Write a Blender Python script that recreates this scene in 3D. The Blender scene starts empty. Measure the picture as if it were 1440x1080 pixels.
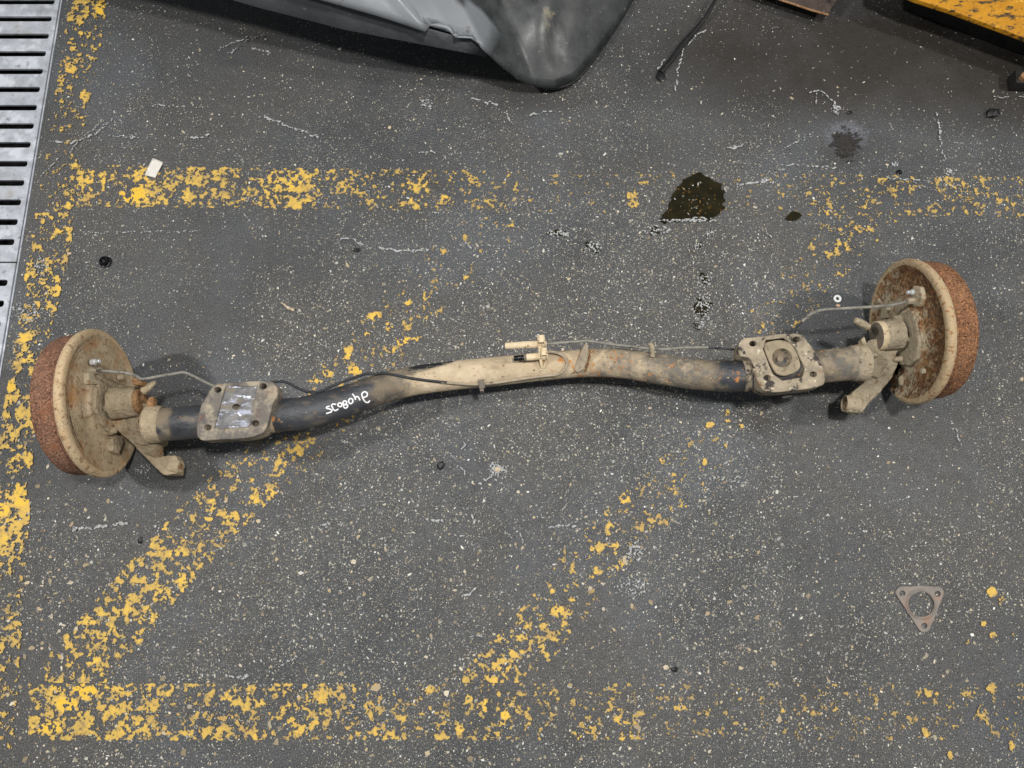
import bpy, bmesh, math, random
import numpy as np
from mathutils import Vector, Matrix
from mathutils.bvhtree import BVHTree
from mathutils import noise as mnoise

random.seed(7)
RNG = np.random.RandomState(11)
scene = bpy.context.scene
col = scene.collection
PI = math.pi

# ------------------------------------------------------------------ camera
H = 1.41; TH = math.radians(13.5); F = 1050.0
cam_d = bpy.data.cameras.new("camera"); cam = bpy.data.objects.new("camera", cam_d); col.objects.link(cam)
cam.location = (0, 0, H); cam.rotation_euler = (TH, 0, 0)
cam_d.sensor_width = 36; cam_d.lens = 36 * F / 1440; cam_d.clip_start = .01; cam_d.clip_end = 100
scene.camera = cam
scene.render.resolution_x = 1024; scene.render.resolution_y = 768
scene.view_settings.view_transform = 'Standard'; scene.view_settings.look = 'None'
scene.view_settings.exposure = 0.0; scene.view_settings.gamma = 1
# ------------------------------------------------------------------ world: pale grey light of the open workshop
w = bpy.data.worlds.new("World"); scene.world = w; w.use_nodes = True
bg = w.node_tree.nodes["Background"]; bg.inputs[0].default_value = (.86, .93, 1.0, 1); bg.inputs[1].default_value = .20
# ------------------------------------------------------------------ ceiling lamps of the workshop
for (lx, ly, lz, pw, sz, lc) in ((-2.5, .45, 3.1, 74, .24, (1, .98, .95)), (.45, .2, 3.1, 66, .2, (1, .98, .95)), (2.9, .55, 3.1, 62, .24, (1, .96, .90))):
    ld = bpy.data.lights.new("ceiling_lamp", 'AREA'); ld.shape = 'DISK'; ld.size = sz; ld.energy = pw; ld.color = lc
    lo = bpy.data.objects.new("ceiling_lamp", ld); col.objects.link(lo); lo.location = (lx, ly, lz)
    lo.rotation_euler = (Vector((lx, ly, lz)) - Vector((lx * .3, .4, 0))).to_track_quat('Z', 'Y').to_euler()

# ------------------------------------------------------------------ helpers
CT, ST = math.cos(TH), math.sin(TH)
def ray(px, py):
    u = (px - 720) / F; v = (540 - py) / F
    return Vector((u, v * CT + ST, v * ST - CT))
CAM = Vector((0, 0, H))
def P(px, py, z=0.0):
    d = ray(px, py); return CAM + d * ((z - H) / d.z)
def Pplane(px, py, o, n):
    d = ray(px, py); return CAM + d * ((o - CAM).dot(n) / d.dot(n))
def Q(p):
    q = p - CAM; y = CT * q.y + ST * q.z; z = -ST * q.y + CT * q.z
    return (720 + F * q.x / -z, 540 - F * y / -z)
def lin(r, g, b, k=1.0):
    f = lambda c: ((c / 255 + .055) / 1.055) ** 2.4 if c > 10 else c / 255 / 12.92
    return (f(r) * k, f(g) * k, f(b) * k, 1)

def tag(o, label=None, cat=None, group=None, kind=None):
    if label: o["label"] = label
    if cat: o["category"] = cat
    if group: o["group"] = group
    if kind: o["kind"] = kind
    return o
def thing(name, loc, label, cat, group=None):
    o = bpy.data.objects.new(name, None); o.empty_display_size = .05; col.objects.link(o); o.location = loc
    return tag(o, label, cat, group)
def link(name, me, mat=None, parent=None, smooth=True):
    o = bpy.data.objects.new(name, me); col.objects.link(o)
    if mat is not None and not me.materials: me.materials.append(mat)
    if smooth: me.polygons.foreach_set("use_smooth", [True] * len(me.polygons))
    if parent is not None:
        o.parent = parent
        if parent.type == 'EMPTY': o.matrix_parent_inverse = Matrix.Translation(-Vector(parent.location))
    return o
def from_bm(name, bm, mat=None, parent=None, smooth=True, angle=35):
    me = bpy.data.meshes.new(name); bm.to_mesh(me); bm.free()
    o = link(name, me, mat, parent, smooth)
    if smooth:
        try: me.set_sharp_from_angle(angle=math.radians(angle))
        except Exception: pass
    return o

# ---- value noise in numpy
_tab = {}
def vnoise(x, y, seed=0):
    if seed not in _tab: _tab[seed] = np.random.RandomState(100 + seed).rand(256, 256)
    t = _tab[seed]; xi = np.floor(x).astype(int); yi = np.floor(y).astype(int); fx = x - xi; fy = y - yi
    fx = fx * fx * (3 - 2 * fx); fy = fy * fy * (3 - 2 * fy); a, b = xi & 255, (xi + 1) & 255; c, d = yi & 255, (yi + 1) & 255
    return (t[a, c] * (1 - fx) + t[b, c] * fx) * (1 - fy) + (t[a, d] * (1 - fx) + t[b, d] * fx) * fy
def fbm(x, y, freq, octv=4, seed=0, gain=.55):
    s = 0; a = 1; tot = 0
    for i in range(octv):
        k = freq * 2 ** i; c, sn = math.cos(i * 1.1), math.sin(i * 1.1)
        s = s + a * vnoise((x * c - y * sn) * k + 31 * i, (x * sn + y * c) * k + 17 * i, seed + i); tot += a; a *= gain
    return s / tot
_cx = RNG.rand(40000) * 50; _cy = RNG.rand(40000) * 50
_cdf = np.sort(fbm(_cx, _cy, 3.1, 4, 0))
def uni(n): return np.searchsorted(_cdf, n) / 40000.0

def px_of(X, Y, z=0.0):
    qx = X; qy = Y; qz = z - H; y = CT * qy + ST * qz; zz = -ST * qy + CT * qz
    return 720 + F * qx / -zz, 540 - F * y / -zz

def field_sheet(name, fn, x0, x1, y0, y1, cell, z, mat, afn=None, parent=None):
    """mesh of the region where fn(X,Y) > 0 (marching squares)"""
    nx = int((x1 - x0) / cell) + 1; ny = int((y1 - y0) / cell) + 1
    X, Y = np.meshgrid(x0 + np.arange(nx) * cell, y0 + np.arange(ny) * cell, indexing='ij')
    V = fn(X, Y); ins = V > 0
    cnt = ins[:-1, :-1].astype(int) + ins[1:, :-1] + ins[1:, 1:] + ins[:-1, 1:]
    vs = []; fs = []
    for i, j in zip(*np.where(cnt > 0)):
        c = ((i, j), (i + 1, j), (i + 1, j + 1), (i, j + 1)); base = len(vs)
        if cnt[i, j] == 4:
            for a, b in c: vs.append((X[a, b], Y[a, b], z))
        else:
            for k in range(4):
                a, b = c[k]; a2, b2 = c[(k + 1) % 4]; v1 = V[a, b]; v2 = V[a2, b2]
                if v1 > 0: vs.append((X[a, b], Y[a, b], z))
                if (v1 > 0) != (v2 > 0):
                    t = v1 / (v1 - v2); vs.append((X[a, b] + (X[a2, b2] - X[a, b]) * t, Y[a, b] + (Y[a2, b2] - Y[a, b]) * t, z))
        fs.append(tuple(range(base, len(vs))))
    me = bpy.data.meshes.new(name); me.from_pydata(vs, [], fs); 
    if afn is not None and vs:
        A = np.array(vs); at = me.attributes.new("fresh", 'FLOAT', 'POINT'); at.data.foreach_set("value", np.clip(afn(A[:, 0], A[:, 1]), 0, 1).astype(np.float32))
    return link(name, me, mat, parent, smooth=False)

def frame_of(a):
    a = a.normalized(); w_ = Vector((0, 0, 1)) if abs(a.z) < .9 else Vector((0, 1, 0))
    u = w_.cross(a).normalized(); return a, u, a.cross(u).normalized()
def lathe_bm(profile, o, axis, seg=64, bm=None, wob=0.0, seed=0, cap=False, rgh=0):
    """profile = list of (s, r) along axis from o"""
    a, u, w_ = frame_of(axis); bm = bm or bmesh.new(); rings = []
    for (s, r) in profile:
        if r < 1e-5: rings.append([bm.verts.new(o + a * s)]); continue
        ring = []
        for k in range(seg):
            t = 2 * PI * k / seg; rr = r * (1 + wob * (math.sin(3 * t + seed) * .5 + math.sin(7 * t + s * 90 + seed) * .3 + math.sin(13 * t + seed * 2) * .2))
            ring.append(bm.verts.new(o + a * s + (u * math.cos(t) + w_ * math.sin(t)) * rr))
        rings.append(ring)
    for r1, r2 in zip(rings, rings[1:]):
        if len(r1) == 1 and len(r2) == 1: continue
        for k in range(seg):
            k2 = (k + 1) % seg
            if len(r1) == 1: bm.faces.new((r1[0], r2[k2], r2[k]))
            elif len(r2) == 1: bm.faces.new((r1[k], r1[k2], r2[0]))
            else: bm.faces.new((r1[k], r1[k2], r2[k2], r2[k]))
    if cap:
        for r_ in (rings[0], rings[-1]):
            if len(r_) > 1: bm.faces.new(r_)
    bmesh.ops.recalc_face_normals(bm, faces=bm.faces)
    if rgh: roughen(bm, rgh)
    return bm
def cyl_bm(p0, p1, r0, r1=None, seg=24, bev=.0012, bm=None):
    r1 = r0 if r1 is None else r1; d = p1 - p0; L = d.length; b = min(bev, r0 * .4, r1 * .4, L * .4)
    return lathe_bm([(0, 0), (0, r0 - b), (b, r0), (L - b, r1), (L, r1 - b), (L, 0)], p0, d, seg, bm)
def catmull(pts, n=8):
    out = []; p = [pts[0]] + list(pts) + [pts[-1]]
    for i in range(1, len(p) - 2):
        for k in range(n):
            t = k / n; t2 = t * t; t3 = t2 * t
            out.append(tuple(.5 * (2 * b + (c - a) * t + (2 * a - 5 * b + 4 * c - d) * t2 + (-a + 3 * b - 3 * c + d) * t3) for a, b, c, d in zip(p[i - 1], p[i], p[i + 1], p[i + 2])))
    out.append(tuple(pts[-1])); return out
def tube_bm(pts, rad, seg=12, bm=None, cap=True, flat=1.0):
    bm = bm or bmesh.new(); n = len(pts); pts = [Vector(p) for p in pts]; rings = []; up = Vector((0, 0, 1))
    for i in range(n):
        t = (pts[min(i + 1, n - 1)] - pts[max(i - 1, 0)]).normalized(); u = up.cross(t)
        u = u.normalized() if u.length > 1e-4 else Vector((1, 0, 0)); w_ = t.cross(u).normalized(); r = rad[i] if hasattr(rad, '__len__') else rad
        rings.append([bm.verts.new(pts[i] + u * math.cos(2 * PI * k / seg) * r + w_ * math.sin(2 * PI * k / seg) * r * flat) for k in range(seg)])
    for a, b in zip(rings, rings[1:]):
        for k in range(seg): bm.faces.new((a[k], a[(k + 1) % seg], b[(k + 1) % seg], b[k]))
    if cap: bm.faces.new(rings[0]); bm.faces.new(rings[-1])
    bmesh.ops.recalc_face_normals(bm, faces=bm.faces); return bm
def chaikin(pts, n=2):
    for _ in range(n):
        q = []
        for i in range(len(pts)):
            a = pts[i]; b = pts[(i + 1) % len(pts)]
            q.append(tuple(x * .8 + y * .2 for x, y in zip(a, b))); q.append(tuple(x * .2 + y * .8 for x, y in zip(a, b)))
        pts = q
    return pts
def plate(name, outline, holes, z, thick, bev, mat, parent=None):
    """flat plate with bevelled edges; outline/holes = lists of world (x, y); top at z"""
    cu = bpy.data.curves.new(name, 'CURVE'); cu.dimensions = '2D'; cu.fill_mode = 'BOTH'
    for loop in [outline] + holes:
        sp = cu.splines.new('POLY'); sp.points.add(len(loop) - 1); sp.use_cyclic_u = True
        for i, p in enumerate(loop): sp.points[i].co = (p[0], p[1], 0, 1)
    cu.extrude = max(thick / 2 - bev, 1e-5); cu.bevel_depth = bev; cu.bevel_resolution = 2; cu.offset = -bev
    t = bpy.data.objects.new(name, cu); col.objects.link(t)
    me = bpy.data.meshes.new_from_object(t.evaluated_get(bpy.context.evaluated_depsgraph_get())); me.name = name
    bpy.data.objects.remove(t); me.materials.clear()
    me.transform(Matrix.Translation((0, 0, z - thick / 2)))
    o = link(name, me, mat, parent)
    try: me.set_sharp_from_angle(angle=math.radians(40))
    except Exception: pass
    return o
def xy(pts, z): return [tuple(P(a, b, z))[:2] for a, b in pts]
def ell(cx, cy, rx, ry=None, n=20): ry = ry or rx; return [(cx + rx * math.cos(2 * PI * k / n), cy + ry * math.sin(2 * PI * k / n)) for k in range(n)]
def roughen(b, amp, edge=.004):
    """break up a casting's smooth faces with real relief"""
    bmesh.ops.triangulate(b, faces=b.faces)
    for _ in range(3):
        es = [e for e in b.edges if e.calc_length() > edge]
        if not es: break
        bmesh.ops.subdivide_edges(b, edges=es, cuts=1); bmesh.ops.triangulate(b, faces=b.faces)
    b.normal_update()
    for v in b.verts:
        n = mnoise.noise(v.co * 90) * 1.0 + mnoise.noise(v.co * 230 + Vector((5, 3, 1))) * .7 + mnoise.noise(v.co * 520) * .4
        v.co += v.normal * n * amp * 1.6
def slab_bm(pts, th, bev=.003, bm=None, rough=0.0):
    """pts = (px, py, ztop) outline; straight-down extrusion; bevelled"""
    b = bmesh.new(); top = [b.verts.new(P(*p)) for p in pts]; ths = th if hasattr(th, '__len__') else [th] * len(pts)
    bot = [b.verts.new(v.co - Vector((0, 0, ths[i]))) for i, v in enumerate(top)]
    b.faces.new(top); b.faces.new(bot[::-1]); n = len(top)
    for i in range(n): b.faces.new((top[i], bot[i], bot[(i + 1) % n], top[(i + 1) % n]))
    bmesh.ops.recalc_face_normals(b, faces=b.faces)
    if bev: bmesh.ops.bevel(b, geom=list(b.edges), offset=bev, segments=3, affect='EDGES', profile=.6, clamp_overlap=True)
    if rough: roughen(b, rough)
    if bm is None: return b
    me = bpy.data.meshes.new("t"); b.to_mesh(me); b.free(); bm.from_mesh(me); bpy.data.meshes.remove(me); return bm
def box_bm(c, x, y, z, hx, hy, hz, bev=.001, bm=None):
    """oriented box: centre, unit axes, half sizes"""
    b = bmesh.new(); r = bmesh.ops.create_cube(b, size=2)
    for v in b.verts: v.co = c + x * v.co.x * hx + y * v.co.y * hy + z * v.co.z * hz
    if bev: bmesh.ops.bevel(b, geom=list(b.edges), offset=bev, segments=2, affect='EDGES', profile=.6, clamp_overlap=True)
    bmesh.ops.recalc_face_normals(b, faces=b.faces)
    if bm is None: return b
    me = bpy.data.meshes.new("t"); b.to_mesh(me); b.free(); bm.from_mesh(me); bpy.data.meshes.remove(me); return bm
def merge(bm, b):
    me = bpy.data.meshes.new("t"); b.to_mesh(me); b.free(); bm.from_mesh(me); bpy.data.meshes.remove(me); return bm
def hex_bm(p0, p1, r, bm=None):
    d = p1 - p0; return lathe_bm([(0, 0), (0, r), (d.length, r), (d.length, 0)], p0, d, 6, bm)

# ------------------------------------------------------------------ materials
class G:
    def __init__(s, name):
        s.m = bpy.data.materials.new(name); s.m.use_nodes = True; s.nt = s.m.node_tree; s.b = s.nt.nodes["Principled BSDF"]
        s.geo = s.nt.nodes.new("ShaderNodeNewGeometry").outputs["Position"]
    def L(s, a, b): s.nt.links.new(a, b)
    def setin(s, sock, v):
        if isinstance(v, bpy.types.NodeSocket): s.L(v, sock)
        else: sock.default_value = v
    def vec(s, sx=1, sy=1, sz=1, off=0, rot=0):
        n = s.nt.nodes.new("ShaderNodeMapping"); s.L(s.geo, n.inputs[0]); n.inputs["Scale"].default_value = (sx, sy, sz); n.inputs["Location"].default_value = (off, off * .7, off * .3); n.inputs["Rotation"].default_value = (0, 0, rot); return n.outputs[0]
    def noise(s, scale, detail=4, rough=.6, vec=None, dist=0):
        n = s.nt.nodes.new("ShaderNodeTexNoise"); n.inputs["Scale"].default_value = scale; n.inputs["Detail"].default_value = detail; n.inputs["Roughness"].default_value = rough; n.inputs["Distortion"].default_value = dist
        s.L(vec or s.geo, n.inputs["Vector"]); return n.outputs["Fac"]
    def vor(s, scale, vec=None, out="Distance", feat='F1'):
        n = s.nt.nodes.new("ShaderNodeTexVoronoi"); n.feature = feat; n.inputs["Scale"].default_value = scale; s.L(vec or s.geo, n.inputs["Vector"]); return n.outputs[out]
    def rng(s, v, lo, hi, a=0, b=1):
        n = s.nt.nodes.new("ShaderNodeMapRange"); s.setin(n.inputs[0], v); n.inputs[1].default_value = lo; n.inputs[2].default_value = hi; n.inputs[3].default_value = a; n.inputs[4].default_value = b; return n.outputs[0]
    def math(s, op, a, b=0.0):
        n = s.nt.nodes.new("ShaderNodeMath"); n.operation = op; s.setin(n.inputs[0], a); s.setin(n.inputs[1], b); return n.outputs[0]
    def mix(s, f, a, b):
        n = s.nt.nodes.new("ShaderNodeMix"); n.data_type = 'RGBA'; s.setin(n.inputs[0], f); s.setin(n.inputs[6], a); s.setin(n.inputs[7], b); return n.outputs[2]
    def attr(s, name, out="Fac"):
        n = s.nt.nodes.new("ShaderNodeAttribute"); n.attribute_name = name; return n.outputs[out]
    def bump(s, h, strength=.5, dist=.001, prev=None):
        n = s.nt.nodes.new("ShaderNodeBump"); n.inputs["Strength"].default_value = strength; n.inputs["Distance"].default_value = dist; s.L(h, n.inputs["Height"])
        if prev is not None: s.L(prev, n.inputs["Normal"])
        return n.outputs[0]
    def out(s, colr, rough=.6, metal=0.0, nrm=None, spec=.5):
        s.setin(s.b.inputs["Base Color"], colr); s.setin(s.b.inputs["Roughness"], rough); s.setin(s.b.inputs["Metallic"], metal); s.b.inputs["Specular IOR Level"].default_value = spec
        if nrm is not None: s.L(nrm, s.b.inputs["Normal"])
        return s.m
def layered(name, c1, c2, scale, layers=(), rough=.6, metal=0.0, bump=(120, .5, .002), spec=.4, det=6):
    g = G(name); c = g.mix(g.rng(g.noise(scale, det, .62), .35, .65), c1, c2); r = rough; m = metal; off = 3.3
    for l in layers:
        off += 5.7; st = l.get("st", (1, 1, 1))
        n = g.noise(l["s"], l.get("d", 5), l.get("rg", .62), g.vec(*st, off=off, rot=l.get("rot", 0)), l.get("dist", 0))
        if "a" in l: n = g.math('ADD', n, g.math('SUBTRACT', g.attr(l["a"]), 1.0))
        f = g.rng(n, l["lo"], l["hi"]); 
        if l.get("o", 1) != 1: f = g.math('MULTIPLY', f, l["o"])
        c = g.mix(f, c, l["c"])
        if "r" in l:
            x = g.nt.nodes.new("ShaderNodeMix"); g.setin(x.inputs[0], f); g.setin(x.inputs[2], r); x.inputs[3].default_value = l["r"]; r = x.outputs[0]
        if "m" in l:
            x = g.nt.nodes.new("ShaderNodeMix"); g.setin(x.inputs[0], f); g.setin(x.inputs[2], m); x.inputs[3].default_value = l["m"]; m = x.outputs[0]
    nb = g.bump(g.noise(bump[0], 6, .65), bump[1], bump[2])
    return g.out(c, r, m, nb, spec)

M_rust = layered("rusted_drum_iron", lin(112, 82, 68), lin(142, 106, 86), 60, [dict(c=lin(168, 134, 108), s=14, lo=.5, hi=.68, o=.5), dict(c=lin(84, 60, 50), s=11, lo=.52, hi=.66, o=.5), dict(c=lin(170, 124, 98), s=260, lo=.5, hi=.62), dict(c=lin(62, 42, 34), s=330, lo=.54, hi=.64), dict(c=lin(150, 88, 48), s=22, lo=.56, hi=.7, o=.5)], rough=.9, bump=(330, 1.0, .004), spec=.2)
M_rust_bright = layered("orange_rusted_drum_iron", lin(116, 82, 60), lin(146, 106, 80), 60, [dict(c=lin(172, 132, 98), s=14, lo=.5, hi=.68, o=.5), dict(c=lin(92, 64, 50), s=11, lo=.52, hi=.66, o=.5), dict(c=lin(186, 132, 88), s=260, lo=.52, hi=.62), dict(c=lin(56, 34, 24), s=330, lo=.53, hi=.63)], rough=.9, bump=(330, 1.0, .004), spec=.2)
M_plateL = layered("rusty_backing_plate", lin(160, 142, 114), lin(188, 170, 142), 26, [dict(c=lin(170, 122, 74), s=30, lo=.46, hi=.66, a="edge", o=.8), dict(c=lin(200, 176, 140), s=70, lo=.46, hi=.66, a="rim_light", o=.6), dict(c=lin(112, 74, 44), s=90, lo=.54, hi=.66, o=.7), dict(c=lin(78, 56, 40), s=240, lo=.58, hi=.66, o=.7), dict(c=lin(52, 42, 34), s=30, lo=.4, hi=.55, a="groove_shade", o=.8)], rough=.85, bump=(220, .8, .002), spec=.25)  # rim layer paints the lit lip; groove layer paints recess shade
M_plateR = layered("mottled_backing_plate", lin(162, 150, 126), lin(188, 176, 150), 26, [dict(c=lin(150, 112, 72), s=26, lo=.46, hi=.6, a="edge", o=.8), dict(c=lin(112, 80, 50), s=80, lo=.5, hi=.57, a="edge", o=.85), dict(c=lin(76, 58, 42), s=170, lo=.54, hi=.6, a="edge", o=.85), dict(c=lin(200, 178, 142), s=60, lo=.42, hi=.6, a="rim_light", o=.65), dict(c=lin(140, 92, 56), s=150, lo=.55, hi=.62, o=.8)], rough=.85, bump=(220, .8, .002), spec=.25)  # rim layer paints the lit lip lighter
M_castL = layered("dusty_rusted_casting", lin(152, 136, 112), lin(178, 162, 136), 40, [dict(c=lin(150, 96, 50), s=36, lo=.6, hi=.7, o=.6), dict(c=lin(80, 64, 48), s=190, lo=.62, hi=.68, o=.7), dict(c=lin(184, 166, 136), s=120, lo=.6, hi=.7, o=.6)], rough=.9, bump=(110, 1.0, .006), spec=.2)
M_castR = layered("dusty_grey_casting", lin(152, 140, 118), lin(178, 164, 140), 40, [dict(c=lin(110, 72, 42), s=140, lo=.59, hi=.66, o=.7), dict(c=lin(178, 166, 142), s=90, lo=.58, hi=.7, o=.6), dict(c=lin(70, 62, 54), s=190, lo=.62, hi=.68, o=.7)], rough=.9, bump=(110, 1.0, .006), spec=.2)
M_rustcap = layered("orange_rust", lin(128, 96, 66), lin(150, 116, 84), 60, [dict(c=lin(186, 152, 120), s=160, lo=.56, hi=.66), dict(c=lin(84, 50, 28), s=120, lo=.6, hi=.68)], rough=.92, bump=(220, 1.0, .003), spec=.15)
M_greycap = layered("grey_worn_steel", lin(96, 88, 78), lin(124, 114, 100), 60, [dict(c=lin(170, 160, 140), s=300, lo=.66, hi=.72)], rough=.6, bump=(200, .5, .001))
M_beam = layered("black_painted_beam", lin(44, 46, 50), lin(68, 70, 74), 14, [
    dict(c=lin(118, 106, 88), s=26, lo=.34, hi=.60, a="grime", r=.8), dict(c=lin(146, 134, 114), s=45, lo=.5, hi=.7, a="grime", r=.8, o=.7), dict(c=lin(86, 86, 86), s=70, lo=.58, hi=.66, a="grime", r=.6, o=.6),
    dict(c=lin(184, 166, 138), s=34, lo=.32, hi=.56, a="dust", r=.95, rg=.75), dict(c=lin(212, 194, 166), s=34, lo=.6, hi=.85, a="dust", r=.95, o=.8), dict(c=lin(128, 114, 94), s=38, lo=.54, hi=.68, o=.5, st=(.5, 1.4, 1)), dict(c=lin(36, 38, 42), s=55, lo=.5, hi=.58, a="scuff", r=.5, st=(.5, 1.5, 1), rot=.5),
    dict(c=lin(176, 120, 66), s=60, lo=.5, hi=.6, a="rust", r=.9), dict(c=lin(120, 84, 52), s=90, lo=.64, hi=.69, o=.8), dict(c=lin(96, 92, 86), s=50, lo=.6, hi=.72, o=.5, a="rust"),
    dict(c=lin(196, 172, 130), s=120, lo=.66, hi=.7, o=.5)], rough=.45, bump=(150, .8, .0022), spec=.5)
M_pad = layered("worn_spring_seat_steel", lin(88, 84, 80), lin(116, 108, 98), 30, [dict(c=lin(156, 144, 124), s=36, lo=.48, hi=.62), dict(c=lin(96, 62, 48), s=50, lo=.58, hi=.68, o=.6), dict(c=lin(60, 62, 68), s=24, lo=.55, hi=.66)], rough=.6, bump=(160, .5, .001))
M_pad2 = layered("pale_dirty_spring_seat_steel", lin(120, 110, 94), lin(168, 154, 132), 40, [dict(c=lin(58, 52, 48), s=48, lo=.56, hi=.62), dict(c=lin(140, 86, 50), s=60, lo=.62, hi=.7, o=.7), dict(c=lin(200, 188, 166), s=90, lo=.6, hi=.68)], rough=.75, bump=(160, .7, .002))
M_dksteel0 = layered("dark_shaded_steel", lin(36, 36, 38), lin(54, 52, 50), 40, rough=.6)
M_redrust = layered("reddish_rust", lin(96, 62, 46), lin(140, 92, 68), 50, [dict(c=lin(48, 36, 32), s=60, lo=.5, hi=.6)], rough=.85)
M_cup = layered("dusty_cup_steel", lin(134, 122, 102), lin(158, 144, 120), 40, [dict(c=lin(98, 88, 74), s=60, lo=.55, hi=.65, o=.7)], rough=.85, bump=(180, .6, .001))
M_scrape = layered("scraped_bright_steel", lin(78, 78, 80), lin(116, 114, 112), 60, [dict(c=lin(160, 164, 182), s=40, lo=.53, hi=.6, st=(.6, 1.3, 1), r=.35), dict(c=lin(226, 230, 246), s=80, lo=.6, hi=.64, st=(.5, 1.2, 1), r=.5), dict(c=lin(124, 116, 100), s=50, lo=.54, hi=.62, r=.8)], rough=.4, metal=.2, bump=(160, .5, .001))
M_pipe = layered("grey_brake_pipe", lin(112, 110, 104), lin(142, 138, 128), 80, [dict(c=lin(84, 78, 70), s=120, lo=.58, hi=.66)], rough=.6, bump=(300, .4, .0006))
M_pipe_dusty = layered("dusty_brake_pipe", lin(146, 134, 116), lin(172, 158, 136), 80, [dict(c=lin(96, 84, 68), s=120, lo=.6, hi=.68)], rough=.85)
M_blackpipe = layered("black_plastic_pipe", lin(34, 36, 40), lin(48, 50, 54), 80, rough=.4)
M_dust = layered("dust_caked_steel", lin(200, 180, 146), lin(222, 204, 172), 60, [dict(c=lin(140, 110, 78), s=120, lo=.6, hi=.68)], rough=.95, bump=(200, .7, .002))
M_dust_sp = layered("dried_mud", lin(150, 126, 96), lin(190, 168, 134), 60, rough=.95)
M_bright = layered("bright_zinc", lin(200, 204, 206), lin(226, 228, 230), 90, rough=.35, metal=.4)
M_galv = layered("galvanised_grate_steel", lin(150, 154, 160), lin(182, 186, 194), 30, [dict(c=lin(206, 210, 218), s=22, lo=.52, hi=.62, o=.7), dict(c=lin(112, 114, 116), s=70, lo=.6, hi=.68, o=.7), dict(c=lin(140, 134, 118), s=12, lo=.6, hi=.7, o=.5), dict(c=lin(84, 84, 86), s=210, lo=.67, hi=.71, o=.8)], rough=.55, metal=.15, bump=(90, .4, .001))
M_conc = layered("shaded_channel_concrete", lin(14, 14, 15), lin(24, 24, 24), 20, rough=.8)  # shade of the deep channel put into a near-black colour
M_gasket = layered("gasket_steel", lin(114, 108, 102), lin(134, 126, 118), 40, [dict(c=lin(150, 112, 90), s=30, lo=.5, hi=.66, o=.6), dict(c=lin(96, 86, 78), s=160, lo=.6, hi=.68, o=.6)], rough=.6, metal=.2, bump=(240, .4, .0008))
M_blk = layered("black_rubber_and_shadow", lin(18, 18, 19), lin(30, 30, 31), 90, rough=.45, bump=(300, .5, .001))
M_blkshiny = layered("black_plastic", lin(16, 17, 19), lin(24, 25, 28), 90, rough=.22)
M_white = layered("white_nylon", lin(226, 228, 224), lin(236, 238, 236), 90, rough=.4)
M_paper = layered("soiled_paper", lin(206, 200, 190), lin(222, 218, 212), 80, [dict(c=lin(176, 160, 132), s=120, lo=.6, hi=.68)], rough=.9)
M_twig = layered("dry_twig", lin(176, 156, 128), lin(214, 200, 178), 200, rough=.9)
M_ink = layered("white_paint_marker", lin(236, 236, 236), lin(244, 244, 246), 90, rough=.6)
M_stonebr = layered("copper_bit", lin(190, 150, 124), lin(206, 170, 146), 90, rough=.8)

def paint_mat(name="worn_yellow_floor_paint"):
    g = G(name); f = g.attr("fresh"); n = g.noise(45, 5, .65)
    v = g.math('ADD', g.math('MULTIPLY', f, .8), g.math('MULTIPLY', n, .7))
    c = g.mix(g.rng(v, .3, .9), lin(146, 126, 86), lin(220, 181, 78)); c = g.mix(g.rng(g.math("ADD", f, g.math("MULTIPLY", n, .6)), .95, 1.2), c, lin(228, 184, 54))
    c = g.mix(g.rng(g.noise(230, 4, .7), .55, .66, 0, .6), c, lin(140, 116, 76))
    c = g.mix(g.rng(g.noise(14, 3, .6, g.vec(off=4)), .56, .7, 0, .5), c, lin(158, 130, 86))
    nb = g.bump(g.noise(380, 5, .7), .5, .001)
    return g.out(c, .62, 0, nb, .4)
M_paint = paint_mat()
M_scratch_glint = layered("chalky_scratch_glint", lin(122, 124, 126), lin(190, 190, 188), 260, rough=.85)  # also the white of the painted glints by the oil

def oil_mat():
    g = G("oil_film"); c = g.mix(g.rng(g.noise(40, 4), .4, .6), lin(27, 25, 14), lin(38, 34, 18))
    c = g.mix(g.rng(g.noise(70, 4, .6, g.vec(off=2)), .64, .7), c, lin(84, 62, 26))
    return g.out(c, g.rng(g.noise(50, 3), .4, .6, .08, .2), 0, g.bump(g.noise(120, 3), .15, .001), .3)
M_oil = oil_mat()

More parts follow.
